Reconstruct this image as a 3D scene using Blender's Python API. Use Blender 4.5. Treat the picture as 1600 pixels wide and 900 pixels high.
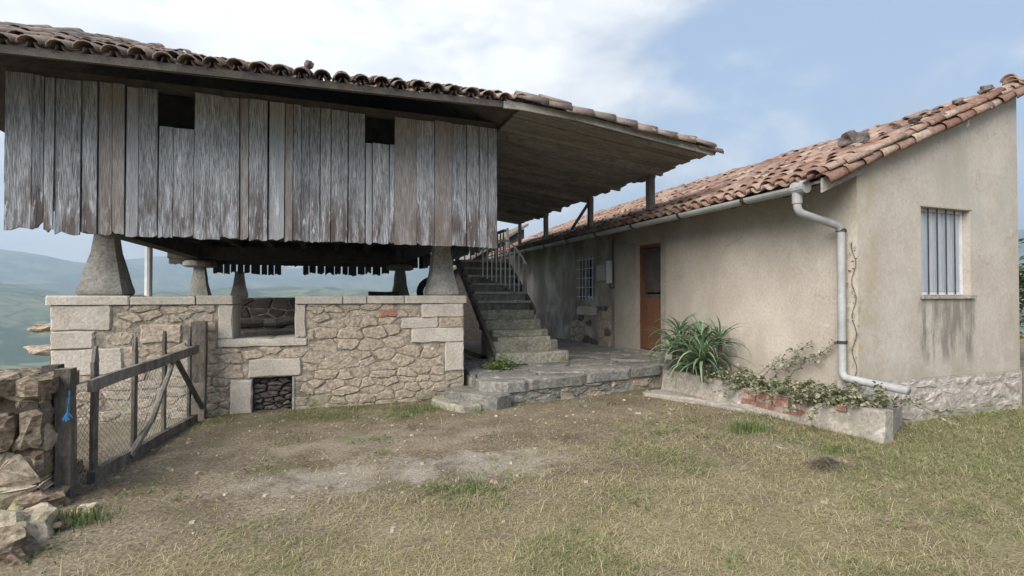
import bpy, math, random
import numpy as np
from mathutils import Vector, Matrix, noise as mn

random.seed(11); rng = np.random.default_rng(5)
R = math.radians
sc = bpy.context.scene
col = sc.collection
for o in list(bpy.data.objects): bpy.data.objects.remove(o)

# ------------------------------------------------------------------ camera
EYE = 1.6
YAW = math.atan2(0.34, 0.94)
cam = bpy.data.cameras.new('camera'); cam.lens = 18.0; cam.sensor_width = 36.0
cam.clip_start = 0.05; cam.clip_end = 40000
co = bpy.data.objects.new('camera', cam); col.objects.link(co)
co.location = (0, 0, EYE); co.rotation_euler = (R(90.8), 0, -YAW)
sc.camera = co

# ------------------------------------------------------------------ light
SUN_EL, SUN_AZ = 36.0, 237.0        # azimuth measured from +Y towards +X
EXPOSURE = 1.95
sc.view_settings.view_transform = 'Standard'; sc.view_settings.look = 'None'
sc.view_settings.exposure = EXPOSURE; sc.view_settings.gamma = 1.0
sc.view_settings.use_curve_mapping = False
sd = Vector((math.sin(R(SUN_AZ))*math.cos(R(SUN_EL)), math.cos(R(SUN_AZ))*math.cos(R(SUN_EL)), math.sin(R(SUN_EL))))
sl = bpy.data.lights.new('sun', 'SUN'); sl.energy = 2.3; sl.angle = R(50); sl.color = (1, .95, .87)
so = bpy.data.objects.new('sun', sl); col.objects.link(so)
so.rotation_euler = (-sd).to_track_quat('-Z', 'Y').to_euler(); so.location = (0, 0, 30)

def NN(nt, kind, **kw):
    n = nt.nodes.new(kind)
    for k, v in kw.items():
        if k == 'ins':
            for i, val in v.items(): n.inputs[i].default_value = val
        else: setattr(n, k, v)
    return n

def make_world():
    w = bpy.data.worlds.new('World'); sc.world = w; w.use_nodes = True
    nt = w.node_tree; nt.nodes.clear(); L = nt.links.new
    out = NN(nt, 'ShaderNodeOutputWorld'); bg = NN(nt, 'ShaderNodeBackground'); bg.inputs[1].default_value = 0.1
    L(bg.outputs[0], out.inputs[0])
    sky = NN(nt, 'ShaderNodeTexSky', sky_type='NISHITA'); sky.sun_disc = False
    sky.sun_elevation = R(SUN_EL); sky.sun_rotation = R(SUN_AZ); sky.altitude = 300; sky.dust_density = 2.2; sky.air_density = 1.0
    tc = NN(nt, 'ShaderNodeTexCoord')
    def dot(v):
        d = NN(nt, 'ShaderNodeVectorMath', operation='DOT_PRODUCT'); L(tc.outputs['Generated'], d.inputs[0]); d.inputs[1].default_value = v; return d.outputs['Value']
    def math_(op, a, b=None, c=None):
        m = NN(nt, 'ShaderNodeMath', operation=op)
        for i, x in enumerate((a, b, c)):
            if x is None: continue
            if isinstance(x, (int, float)): m.inputs[i].default_value = x
            else: L(x, m.inputs[i])
        return m.outputs[0]
    def noise(scale, detail, rough, loc, st=(1, 1, 2.4), dist=0.0):
        mp = NN(nt, 'ShaderNodeMapping'); L(tc.outputs['Generated'], mp.inputs[0]); mp.inputs['Scale'].default_value = st; mp.inputs['Location'].default_value = loc
        n = NN(nt, 'ShaderNodeTexNoise'); L(mp.outputs[0], n.inputs['Vector'])
        n.inputs['Scale'].default_value = scale; n.inputs['Detail'].default_value = detail; n.inputs['Roughness'].default_value = rough; n.inputs['Distortion'].default_value = dist
        return n.outputs['Fac']
    def mrange(v, a, b, c=0, d=1):
        m = NN(nt, 'ShaderNodeMapRange', interpolation_type='SMOOTHSTEP'); L(v, m.inputs[0])
        for i, x in enumerate((a, b, c, d)): m.inputs[i+1].default_value = x
        return m.outputs[0]
    big = noise(2.1, 9, .62, (3.1, 1.2, .4), dist=.5)
    c0 = Vector((-.02, .90, .43)).normalized(); glow = dot(tuple(c0))
    # cloud cover: thick around one bright spot ahead, not where the sun lamp is
    cover = math_('ADD', big, math_('MULTIPLY', mrange(glow, .76, 1.0), .26))
    mask = mrange(cover, .44, .66)
    fine = noise(3.2, 8, .6, (7.3, 4.4, 2.2))
    br = math_('ADD', math_('MULTIPLY', mrange(glow, .80, .99), .8), mrange(fine, .32, .68))
    ramp = NN(nt, 'ShaderNodeValToRGB'); L(math_('MULTIPLY', br, .72), ramp.inputs[0])
    e = ramp.color_ramp.elements
    e[0].position = 0; e[0].color = (1.4, 1.58, 1.9, 1)
    e[1].position = 1; e[1].color = (3.5, 3.45, 3.35, 1)
    mx = NN(nt, 'ShaderNodeMix', data_type='RGBA'); L(mask, mx.inputs[0])
    # thin veil over the blue
    veil = NN(nt, 'ShaderNodeMix', data_type='RGBA'); veil.inputs[0].default_value = .8
    L(sky.outputs[0], veil.inputs[6]); veil.inputs[7].default_value = (1.0, 1.27, 1.7, 1)
    L(veil.outputs[2], mx.inputs[6]); L(ramp.outputs[0], mx.inputs[7])
    L(mx.outputs[2], bg.inputs[0])
make_world()

# ------------------------------------------------------------------ pixel helpers (1600 x 900 photo)
FW = Vector((0.34, 0.94, 0)).normalized(); RT = Vector((FW.y, -FW.x, 0))
def ray(px, py): return FW + RT*((px-800)/800) + Vector((0, 0, (461-py)/800))
def at_x(px, py, X): d = ray(px, py); t = X/d.x; return Vector((X, d.y*t, EYE+d.z*t))
def at_y(px, py, Y): d = ray(px, py); t = Y/d.y; return Vector((d.x*t, Y, EYE+d.z*t))
def at_z(px, py, Z=0.0): d = ray(px, py); t = (Z-EYE)/d.z; return Vector((d.x*t, d.y*t, Z))

# ------------------------------------------------------------------ materials
MATS = {}
def mat(name, cols, scale=3, stretch=(1, 1, 1), rnd=.35, rough=.88, bump=.35, bscale=30, bstretch=None, overlays=(), fine=.3, metallic=0.0, spec=.25, objco=False, transl=0.0):
    m = bpy.data.materials.new(name); m.use_nodes = True; MATS[name] = m
    nt = m.node_tree; L = nt.links.new; bs = nt.nodes['Principled BSDF']
    bs.inputs['Roughness'].default_value = rough; bs.inputs['Metallic'].default_value = metallic; bs.inputs['Specular IOR Level'].default_value = spec
    geo = NN(nt, 'ShaderNodeNewGeometry'); oi = NN(nt, 'ShaderNodeObjectInfo'); tcn = NN(nt, 'ShaderNodeTexCoord')
    pos = tcn.outputs['Object'] if objco else geo.outputs['Position']
    rn = NN(nt, 'ShaderNodeMath', operation='ADD'); L(oi.outputs['Random'], rn.inputs[0]); L(geo.outputs['Random Per Island'], rn.inputs[1])
    fr = NN(nt, 'ShaderNodeMath', operation='FRACT'); L(rn.outputs[0], fr.inputs[0]); rand = fr.outputs[0]
    # shift the texture for every piece
    sh = NN(nt, 'ShaderNodeVectorMath', operation='MULTIPLY_ADD'); cb = NN(nt, 'ShaderNodeCombineXYZ')
    for i in range(3): L(rand, cb.inputs[i])
    L(cb.outputs[0], sh.inputs[0]); sh.inputs[1].default_value = (7.1*rnd, 5.3*rnd, 6.7*rnd); L(pos, sh.inputs[2])
    def noise(sc_, st, det=6, ro=.6, shifted=True):
        mp = NN(nt, 'ShaderNodeMapping'); L(sh.outputs[0] if shifted else pos, mp.inputs[0]); mp.inputs['Scale'].default_value = st
        n = NN(nt, 'ShaderNodeTexNoise'); L(mp.outputs[0], n.inputs['Vector']); n.inputs['Scale'].default_value = sc_; n.inputs['Detail'].default_value = det; n.inputs['Roughness'].default_value = ro
        return n.outputs['Fac']
    def mth(op, a, b=0.0, clamp=False):
        q = NN(nt, 'ShaderNodeMath', operation=op, use_clamp=clamp)
        for i, x in enumerate((a, b)):
            if isinstance(x, (int, float)): q.inputs[i].default_value = x
            else: L(x, q.inputs[i])
        return q.outputs[0]
    def mrange(v, a, b, c=0, d=1):
        q = NN(nt, 'ShaderNodeMapRange', interpolation_type='SMOOTHSTEP'); L(v, q.inputs[0])
        for i, x in enumerate((a, b, c, d)): q.inputs[i+1].default_value = x
        return q.outputs[0]
    n1 = mrange(noise(scale, stretch), .3, .7)
    f = mth('ADD', mth('MULTIPLY', n1, 1-rnd), mth('MULTIPLY', rand, rnd), True)
    rp = NN(nt, 'ShaderNodeValToRGB'); L(f, rp.inputs[0])
    el = rp.color_ramp.elements
    for i, c in enumerate(cols):
        p = i/(len(cols)-1) if len(cols) > 1 else 0
        e = el[0] if i == 0 else (el[1] if i == len(cols)-1 else el.new(p))
        e.position = p; e.color = (*c, 1)
    n2 = noise(bscale, bstretch or stretch, 5, .65)
    mul = NN(nt, 'ShaderNodeMix', data_type='RGBA', blend_type='MULTIPLY'); mul.inputs[0].default_value = 1
    L(rp.outputs[0], mul.inputs[6]); g = mrange(n2, .25, .75, 1-fine*1.3, 1+fine*.5)
    cg = NN(nt, 'ShaderNodeCombineColor');
    for i in range(3): L(g, cg.inputs[i])
    L(cg.outputs[0], mul.inputs[7]); cur = mul.outputs[2]
    sep = NN(nt, 'ShaderNodeSeparateXYZ'); L(geo.outputs['Position'], sep.inputs[0])
    K = dict(nt=nt, L=L, noise=noise, mth=mth, mrange=mrange, X=sep.outputs[0], Y=sep.outputs[1], Z=sep.outputs[2], rand=rand, geo=geo)
    for colr, fn in overlays:
        mx = NN(nt, 'ShaderNodeMix', data_type='RGBA'); L(fn(K), mx.inputs[0]); L(cur, mx.inputs[6]); mx.inputs[7].default_value = (*colr, 1); cur = mx.outputs[2]
    L(cur, bs.inputs['Base Color'])
    if bump:
        b = NN(nt, 'ShaderNodeBump'); b.inputs['Strength'].default_value = bump; b.inputs['Distance'].default_value = .02; L(n2, b.inputs['Height']); L(b.outputs[0], bs.inputs['Normal'])
    if transl:
        tr = NN(nt, 'ShaderNodeBsdfTranslucent'); L(cur, tr.inputs[0]); mxs = NN(nt, 'ShaderNodeMixShader'); mxs.inputs[0].default_value = transl
        L(bs.outputs[0], mxs.inputs[1]); L(tr.outputs[0], mxs.inputs[2]); L(mxs.outputs[0], nt.nodes['Material Output'].inputs[0])
    return m

def patch(sc_, st, a, b, amt=1.0):
    return lambda K: K['mth']('MULTIPLY', K['mrange'](K['noise'](sc_, st), a, b), amt)
def box_mask(K, **lims):          # soft world-space box, e.g. X=(lo,hi,soft)
    cur = None
    for ax, (lo, hi, s) in lims.items():
        v = K['mth']('MULTIPLY', K['mrange'](K[ax], lo-s, lo+s), K['mrange'](K[ax], hi-s, hi+s, 1, 0))
        cur = v if cur is None else K['mth']('MULTIPLY', cur, v)
    return cur
def cracks(scale, width, a, b, amt):
    def fn(K):
        nt, L = K['nt'], K['L']; v = NN(nt, 'ShaderNodeTexVoronoi', feature='DISTANCE_TO_EDGE'); v.inputs['Scale'].default_value = scale
        w = NN(nt, 'ShaderNodeVectorMath', operation='ADD'); L(K['geo'].outputs['Position'], w.inputs[0]); cb = NN(nt, 'ShaderNodeCombineXYZ')
        n = K['noise'](3.0, (1, 1, 1), 6, .7, False); n2 = K['noise'](4.0, (1, 1, 1), 6, .7, False); L(n, cb.inputs[0]); L(n2, cb.inputs[1]); L(n, cb.inputs[2]); L(cb.outputs[0], w.inputs[1]); L(w.outputs[0], v.inputs['Vector'])
        return K['mth']('MULTIPLY', K['mth']('MULTIPLY', K['mrange'](v.outputs['Distance'], 0, width, 1, 0), K['mrange'](K['noise'](.8, (1, 1, 1), 4, .6, False), a, b)), amt)
    return fn
def stain_or_shade(sc_, st, a, b, amt=1.0, **lims):
    def fn(K):
        return K['mth']('MULTIPLY', K['mth']('MULTIPLY', box_mask(K, **lims), K['mrange'](K['noise'](sc_, st, 6, .65, False), a, b)), amt, True)
    return fn

mat('plank', [(.22, .225, .245), (.41, .415, .45), (.54, .55, .59), (.65, .66, .69)], 2.4, (8, 8, .45), .55, .9, 1.0, 26, (5, 5, .28), fine=.62,
    overlays=[((.10, .07, .062), stain_or_shade(2.0, (4, 4, .8), .42, .60, .85, Z=(2.0, 2.85, .4))),
              ((.62, .62, .64), stain_or_shade(6.5, (3.2, 3.2, .5), .58, .65, .8, Z=(2.0, 3.3, .5))),
              ((.055, .05, .05), patch(4.2, (11, 11, .22), .66, .72, .8)),
              ((.20, .165, .13), patch(3.3, (7, 7, .5), .60, .75, .55)),
              ((.27, .22, .185), lambda K: K['mth']('MULTIPLY', K['mrange'](K['rand'], .80, .82), .55)), ((.56, .565, .59), lambda K: K['mth']('MULTIPLY', K['mrange'](K['rand'], .14, .12), .45))])
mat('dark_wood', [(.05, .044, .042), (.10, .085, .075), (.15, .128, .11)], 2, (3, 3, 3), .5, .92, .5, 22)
mat('underside', [(.13, .12, .115), (.22, .20, .185), (.33, .295, .265)], 3.2, (.8, 3, 3), .5, .92, .6, 14, overlays=[((.24, .20, .17), patch(6, (1, 2, 2), .60, .75, .6))])  # tone lifted so the colour carries some flare haze
mat('grey_wood', [(.13, .115, .10), (.22, .20, .175), (.32, .295, .265)], 3, (4, 4, 1), .4, .9, .6, 25, overlays=[((.16, .18, .09), patch(9, (1, 1, 1), .58, .7, .5))])
mat('pale_wood', [(.25, .23, .20), (.38, .355, .32), (.46, .44, .41)], 4, (2, 2, 2), .4, .9, .5, 25)
mat('fence_wood', [(.075, .062, .052), (.15, .125, .105), (.25, .22, .19)], 5, (3, 3, .8), .4, .92, .7, 28, overlays=[((.13, .14, .065), patch(7, (1, 1, 1), .56, .72, .5))])
mat('stone', [(.38, .32, .245), (.54, .47, .38), (.46, .43, .385), (.63, .56, .465), (.60, .545, .47), (.53, .43, .335)], 4.5, (1, 1, 1), .55, .92, .8, 22, fine=.4,
    overlays=[((.20, .18, .14), patch(5, (1, 1, 1), .60, .75, .55)), ((.17, .17, .09), stain_or_shade(4, (1, 1, 1), .42, .62, .7, Z=(-.5, .18, .12))), ((.40, .34, .23), patch(2.3, (1, 1, 1), .58, .72, .4))])
mat('cut_stone', [(.44, .38, .315), (.54, .475, .405), (.60, .54, .47)], 3, (1, 1, 1), .35, .92, .45, 35, fine=.22,
    overlays=[((.27, .245, .20), patch(6, (1, 1, 1), .58, .75, .5)), ((.33, .31, .22), patch(2, (1, 1, 3), .58, .75, .35))])
mat('red_stone', [(.32, .15, .10), (.42, .22, .16)], 6, bump=.6)
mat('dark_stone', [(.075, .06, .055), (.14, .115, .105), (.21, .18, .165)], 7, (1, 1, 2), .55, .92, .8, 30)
mat('earthy_stone', [(.14, .095, .065), (.24, .18, .13), (.33, .27, .20)], 5, (1, 1, 2), .3, .95, 1.0, 20, fine=.5, overlays=[((.17, .17, .07), patch(5, (1, 1, 1), .56, .68, .6))])
mat('mortar', [(.22, .185, .14), (.38, .33, .26), (.50, .445, .365)], 7, (1, 1, 1), 0, .95, .8, 40, fine=.4, overlays=[((.11, .10, .07), patch(5, (1, 1, 1), .55, .7, .6))])
mat('pillar_stone', [(.25, .24, .215), (.36, .34, .305), (.43, .41, .37)], 3, (1, 1, 1), .2, .92, .5, 28, overlays=[((.19, .18, .14), patch(4, (1, 1, 1), .56, .74, .6))])
mat('plaster', [(.385, .335, .288), (.44, .39, .338), (.485, .435, .382)], 1.1, (1, 1, .8), 0, .93, .22, 30, fine=.12,
    overlays=[((.31, .27, .21), patch(.9, (1, 1, .45), .50, .72, .6)), ((.19, .165, .13), cracks(.75, .008, .50, .60, .75)),
              ((.33, .315, .285), stain_or_shade(1.2, (1, 1, .35), .50, .66, .6, Z=(2.2, 4.6, .6))), ((.50, .465, .40), stain_or_shade(5, (1, 1, 1), .64, .67, .5, Z=(.5, 3.5, .6))),
              ((.16, .145, .125), stain_or_shade(3.2, (2.6, 2.6, .6), .36, .62, .85, X=(7.16, 8.30, .05), Y=(4.2, 4.6, .02), Z=(.75, 1.55, .14))),
              ((.48, .45, .40), stain_or_shade(7, (3, 3, .3), .58, .70, .55, X=(7.2, 8.2, .05), Y=(4.2, 4.6, .02), Z=(.7, 1.55, .2))),
              ((.34, .28, .185), stain_or_shade(2.5, (1, 1, .5), .40, .62, .55, X=(6.0, 6.45, .12), Y=(4.2, 4.6, .02), Z=(.4, 3.4, .3))),
              ((.28, .26, .20), stain_or_shade(3, (1, 1, 1), .40, .65, .6, Z=(.3, .72, .14))),
              ((.22, .18, .145), stain_or_shade(1.6, (1, 1, .6), .34, .60, .9, X=(5.5, 6.5, .05), Y=(9.9, 18, .4), Z=(0, 4, .2))),  # this and next tint paint granary shade plus stains on far facade
              ((.17, .12, .10), stain_or_shade(2.1, (1, 1, .8), .42, .60, .8, X=(5.5, 6.5, .05), Y=(10.2, 18, .4), Z=(0, 1.5, .35)))])
mat('jamb_plaster', [(.36, .32, .26), (.43, .39, .325)], 2, (1, 1, 1), 0, .93, .25, 35, fine=.2)
mat('whitewash', [(.33, .28, .245), (.43, .38, .34), (.50, .455, .415)], 4, (1, 1, 1), .3, .93, .8, 16, fine=.25,
    overlays=[((.22, .17, .13), patch(5, (1, 1, 1), .56, .68, .7)), ((.20, .20, .13), stain_or_shade(3, (1, 1, 1), .35, .6, .8, Z=(-.3, .12, .12)))])
mat('concrete', [(.25, .22, .19), (.37, .335, .29), (.46, .42, .37)], 3, (1, 1, 1), .2, .93, .6, 25, fine=.3,
    overlays=[((.15, .145, .10), patch(3, (1, 1, 1), .52, .68, .6)), ((.55, .52, .47), patch(4.5, (1, 1, 2), .60, .68, .6))])
mat('slab', [(.15, .145, .13), (.24, .23, .205), (.34, .325, .295)], 3.2, (1, 1, 1), .35, .92, .8, 22, fine=.4,
    overlays=[((.13, .14, .07), patch(4, (1, 1, 1), .56, .7, .6)), ((.42, .41, .37), patch(8, (1, 1, 1), .64, .72, .6))])
mat('step_stone', [(.26, .24, .185), (.39, .365, .29), (.50, .47, .385)], 4, (1, 1, 1), .35, .92, .8, 24, fine=.4, overlays=[((.15, .17, .07), patch(4, (1, 1, 1), .52, .66, .7))])
mat('tile', [(.17, .075, .05), (.34, .145, .09), (.46, .22, .14), (.54, .33, .235), (.40, .30, .24)], 3, (1, 1, 1), .75, .88, .5, 30, fine=.35,
    overlays=[((.17, .14, .12), patch(3.2, (1, 1, 1), .54, .70, .7)), ((.36, .33, .27), patch(14, (1, 1, 1), .62, .70, .6))])
mat('old_tile', [(.16, .135, .12), (.26, .22, .19), (.37, .32, .275), (.38, .275, .22)], 3, (1, 1, 1), .7, .9, .5, 30, fine=.35,
    overlays=[((.14, .13, .115), patch(3.2, (1, 1, 1), .46, .66, .7)), ((.40, .37, .31), patch(13, (1, 1, 1), .60, .69, .6))])
mat('brick', [(.22, .105, .08), (.30, .16, .125)], 5, (1, 1, 1), .4, .9, .4, 40, overlays=[((.36, .31, .26), patch(6, (1, 1, 1), .48, .62, .8)), ((.12, .09, .07), patch(4, (1, 1, 1), .60, .72, .6))])
mat('pipe', [(.27, .275, .275), (.34, .345, .34), (.39, .39, .385)], 2, (1, 1, 1), .1, .55, .1, 20, fine=.12, spec=.4, overlays=[((.25, .24, .21), patch(5, (1, 1, .5), .56, .75, .5))])
mat('iron', [(.03, .028, .027), (.07, .06, .055)], 8, rough=.7, bump=.3)
mat('white_metal', [(.55, .55, .55), (.68, .68, .68)], 6, rnd=.1, rough=.5, bump=.1, fine=.1)
mat('shutter', [(.34, .37, .42), (.44, .47, .52)], 2, (4, 4, .4), .3, .6, .15, 20, fine=.15)
mat('door_wood', [(.15, .065, .035), (.22, .10, .055)], 3, (6, 6, .6), .2, .6, .25, 20, fine=.25)
mat('dark_room', [(.012, .012, .014), (.022, .022, .025)], 3, bump=0)
mat('glass_dark', [(.02, .025, .03), (.03, .035, .04)], 3, rough=.15, bump=0, spec=.6)
mat('meter', [(.42, .40, .35), (.5, .48, .43)], 5, rough=.6, bump=.1)
mat('blue_cloth', [(.05, .22, .48), (.10, .33, .62)], 20, bump=.5)
mat('rubber', [(.015, .015, .016), (.03, .03, .032)], 9, rough=.8)
mat('soil', [(.09, .07, .05), (.15, .12, .09)], 8, bump=.9, bscale=40)
mat('aloe', [(.04, .09, .045), (.085, .17, .08), (.16, .26, .125), (.26, .35, .20)], 3, (1, 1, 1), .7, .55, .15, 15, fine=.15, spec=.4, transl=.15)
mat('aloe_dry', [(.22, .15, .09), (.32, .24, .15)], 5)
mat('ivy', [(.06, .085, .035), (.15, .175, .08), (.28, .285, .15), (.44, .42, .28)], 3, (1, 1, 1), .85, .6, 0, 15, fine=.2, transl=.25)
mat('weed', [(.06, .10, .03), (.13, .19, .06), (.22, .27, .10)], 3, (1, 1, 1), .8, .7, 0, fine=.1, transl=.3)
mat('straw', [(.24, .185, .10), (.40, .33, .175), (.52, .445, .25), (.60, .53, .33)], 1.2, (1, 1, 1), .7, .85, 0, fine=.1, transl=.25)
mat('lawn', [(.11, .14, .04), (.18, .22, .07), (.27, .30, .11), (.36, .36, .17)], 1.2, (1, 1, 1), .7, .8, 0, fine=.1, transl=.3)
mat('hay', [(.12, .095, .06), (.20, .165, .11), (.28, .24, .165)], 3, (1, 1, 1), .8, .9, 0)
mat('tree_leaf', [(.03, .06, .02), (.07, .11, .04), (.12, .16, .06)], 3, (1, 1, 1), .8, .7, 0, transl=.25)
mat('bark', [(.08, .065, .05), (.15, .125, .10)], 4, (3, 3, 1), bump=.8)
mat('wood_log', [(.14, .12, .10), (.26, .235, .205), (.36, .33, .29)], 5, (2, 2, 2), .5, .92, .6, 24)
mat('far_wall', [(.36, .35, .33), (.46, .44, .41)], 3)

def ground_material():
    def worn(K):     # bare pale earth and mortar dust in the middle of the yard
        d = K['mth']('ADD', K['mth']('MULTIPLY', K['noise'](.55, (1, 1, 1), 5, .6, False), 1.0), 0)
        return K['mth']('MULTIPLY', K['mrange'](d, .50, .62), .55)
    def pale(x, y, rx, ry, amt):
        def fn(K):
            a = K['mth']('POWER', K['mth']('DIVIDE', K['mth']('SUBTRACT', K['X'], x), rx), 2.0)
            b = K['mth']('POWER', K['mth']('DIVIDE', K['mth']('SUBTRACT', K['Y'], y), ry), 2.0)
            r = K['mth']('ADD', a, b)
            m = K['mth']('ADD', K['mrange'](r, 0, 1.6, .42, 0), K['mth']('MULTIPLY', K['noise'](3.2, (1, 1, 1), 8, .75, False), 1.25))
            return K['mth']('MULTIPLY', K['mrange'](m, .82, 1.15), amt*.62)
        return fn
    p1 = at_z(770, 720); p2 = at_z(520, 745); p3 = at_z(600, 690)
    mat('ground', [(.17, .13, .09), (.24, .19, .13), (.30, .245, .175)], 1.6, (1, 1, 1), 0, .96, 1.0, 34, fine=.5,
        overlays=[((.12, .115, .055), patch(1.3, (1, 1, 1), .52, .66, .6)),
                  ((.10, .10, .045), stain_or_shade(2.2, (1, 1, 1), .40, .60, .8, Y=(6.9, 9, .5), X=(-3, 6, .5))),
                  ((.42, .385, .34), pale(p1.x, p1.y, 1.1, .55, .85)), ((.38, .345, .295), pale(p2.x, p2.y, 1.2, .5, .75)), ((.33, .285, .23), pale(p3.x, p3.y, 1.6, .6, .5)),
                  ((.26, .22, .12), stain_or_shade(1.5, (1, 1, 1), .30, .55, .7, Y=(-3, 3.6, .7))),
                  ((.055, .10, .03), stain_or_shade(.12, (1, 1, 1), .2, .4, .9, Y=(15, 400, 2)))])
    mat('hills', [(.05, .085, .03), (.09, .13, .045), (.15, .18, .07), (.20, .21, .10)], .006, (1, 1, 1), 0, .95, 0, .05, fine=.35,
        overlays=[((.03, .05, .022), cracks(.013, .05, .30, .42, .8)), ((.03, .05, .022), patch(.011, (1, 1, 1), .50, .54, .9)), ((.26, .27, .13), patch(.02, (1, 1, 1), .66, .68, .7))])
ground_material()

# ------------------------------------------------------------------ object helpers
WLOC = {}
def setp(o, label=None, cat=None, group=None, kind=None):
    if label: o['label'] = label
    if cat: o['category'] = cat
    if group: o['group'] = group
    if kind: o['kind'] = kind
    return o
def thing(name, label, cat, loc, group=None, kind=None):
    o = bpy.data.objects.new(name, None); o.empty_display_size = .2; col.objects.link(o); o.location = loc
    WLOC[o.name] = Vector(loc); return setp(o, label, cat, group, kind)
def link_mesh(me, name, m, parent, wloc, matrix=None):
    o = bpy.data.objects.new(name, me); col.objects.link(o)
    pl = WLOC[parent.name] if parent else Vector((0, 0, 0))
    if parent: o.parent = parent
    if matrix is not None:
        mm = Matrix.Translation(Vector(wloc)-pl) @ matrix; o.matrix_basis = mm
    else: o.location = Vector(wloc)-pl
    WLOC[o.name] = Vector(wloc)
    if m and not me.materials: me.materials.append(MATS[m])
    return o

class MB:
    def __init__(s): s.v = []; s.f = []
    def poly(s, pts):
        i = len(s.v); s.v += [tuple(p) for p in pts]; s.f.append(tuple(range(i, i+len(pts)))); return s
    def box(s, lo, hi):
        x0, y0, z0 = lo; x1, y1, z1 = hi; i = len(s.v)
        s.v += [(x0, y0, z0), (x1, y0, z0), (x1, y1, z0), (x0, y1, z0), (x0, y0, z1), (x1, y0, z1), (x1, y1, z1), (x0, y1, z1)]
        s.f += [tuple(i+k for k in q) for q in ((0, 3, 2, 1), (4, 5, 6, 7), (0, 1, 5, 4), (1, 2, 6, 5), (2, 3, 7, 6), (3, 0, 4, 7))]; return s
    def prism(s, ring0, ring1, cap=True):
        n = len(ring0); i = len(s.v); s.v += [tuple(p) for p in ring0] + [tuple(p) for p in ring1]
        for k in range(n): s.f.append((i+k, i+(k+1) % n, i+n+(k+1) % n, i+n+k))
        if cap: s.f += [tuple(range(i+n-1, i-1, -1)), tuple(range(i+n, i+2*n))]
        return s
    def beam(s, a, b, w, h, up=Vector((0, 0, 1)), jit=0.0, seg=1):
        a = Vector(a); b = Vector(b); d = (b-a).normalized(); sx = d.cross(up)
        if sx.length < 1e-4: sx = d.cross(Vector((1, 0, 0)))
        sx.normalize(); sy = sx.cross(d).normalized(); rings = []
        for k in range(seg+1):
            p = a.lerp(b, k/seg); j = Vector((random.uniform(-jit, jit), random.uniform(-jit, jit), random.uniform(-jit, jit)))
            ww = w*(1+random.uniform(-jit, jit)*6); hh = h*(1+random.uniform(-jit, jit)*6)
            rings.append([p+j+sx*(ww/2)*q+sy*(hh/2)*r for q, r in ((-1, -1), (1, -1), (1, 1), (-1, 1))])
        for k in range(seg): s.prism(rings[k], rings[k+1], cap=False)
        s.poly(rings[0][::-1]); s.poly(rings[-1]); return s
    def tube(s, pts, r, n=8, cap=True):
        pts = [Vector(p) for p in pts]; rr = r if isinstance(r, (list, tuple)) else [r]*len(pts); prev = None; base = len(s.v)
        for k, p in enumerate(pts):
            d = (pts[min(k+1, len(pts)-1)]-pts[max(k-1, 0)]).normalized()
            if prev is None: ax = d.orthogonal().normalized()
            else: ax = (prev-d*prev.dot(d)).normalized()
            prev = ax; bx = d.cross(ax)
            for q in range(n):
                a = 2*math.pi*q/n; s.v.append(tuple(p+(ax*math.cos(a)+bx*math.sin(a))*rr[k]))
        for k in range(len(pts)-1):
            for q in range(n): s.f.append((base+k*n+q, base+k*n+(q+1) % n, base+(k+1)*n+(q+1) % n, base+(k+1)*n+q))
        if cap:
            s.f.append(tuple(base+q for q in range(n-1, -1, -1))); e = base+(len(pts)-1)*n; s.f.append(tuple(e+q for q in range(n)))
        return s
    def lathe(s, c, prof, n=12, sq=0.0):
        base = len(s.v)
        for r, z in prof:
            for q in range(n):
                a = 2*math.pi*(q+.5)/n; k = 1/max(abs(math.cos(a)), abs(math.sin(a))); k = 1+(k-1)*sq
                s.v.append((c[0]+r*k*math.cos(a), c[1]+r*k*math.sin(a), c[2]+z))
        for k in range(len(prof)-1):
            for q in range(n): s.f.append((base+k*n+q, base+k*n+(q+1) % n, base+(k+1)*n+(q+1) % n, base+(k+1)*n+q))
        s.f.append(tuple(base+q for q in range(n-1, -1, -1))); e = base+(len(prof)-1)*n; s.f.append(tuple(e+q for q in range(n)))
        return s
    def blob(s, c, r, seed=0, rough=.25, sub=3, flat=1.0):
        import bmesh
        bm = bmesh.new(); bmesh.ops.create_icosphere(bm, subdivisions=sub, radius=1.0); i = len(s.v)
        rx, ry, rz = r
        for v in bm.verts:
            p = v.co.copy(); q = 1+rough*(mn.noise(p*1.3+Vector((seed*3.7, seed*1.3, 0)))*1.6)+.07*mn.noise(p*4.5+Vector((seed, 0, 3)))+.03*mn.noise(p*11+Vector((0, seed, 3)))
            # flatten facets a little so that it reads as broken stone
            p = Vector([math.copysign(abs(x)**.8, x) for x in p])*q
            s.v.append((c[0]+p.x*rx, c[1]+p.y*ry, c[2]+p.z*rz))
        for f in bm.faces: s.f.append(tuple(i+v.index for v in f.verts))
        bm.free(); return s
    def build(s, name, m, parent=None, smooth=False, origin=None):
        vs = np.array(s.v, dtype=float)
        if origin is None:
            lo = vs.min(0); hi = vs.max(0); origin = Vector(((lo[0]+hi[0])/2, (lo[1]+hi[1])/2, lo[2]))
        me = bpy.data.meshes.new(name); me.from_pydata((vs-np.array(origin)).tolist(), [], s.f); me.update()
        if smooth:
            for p in me.polygons: p.use_smooth = True
        return link_mesh(me, name, m, parent, origin)

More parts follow.
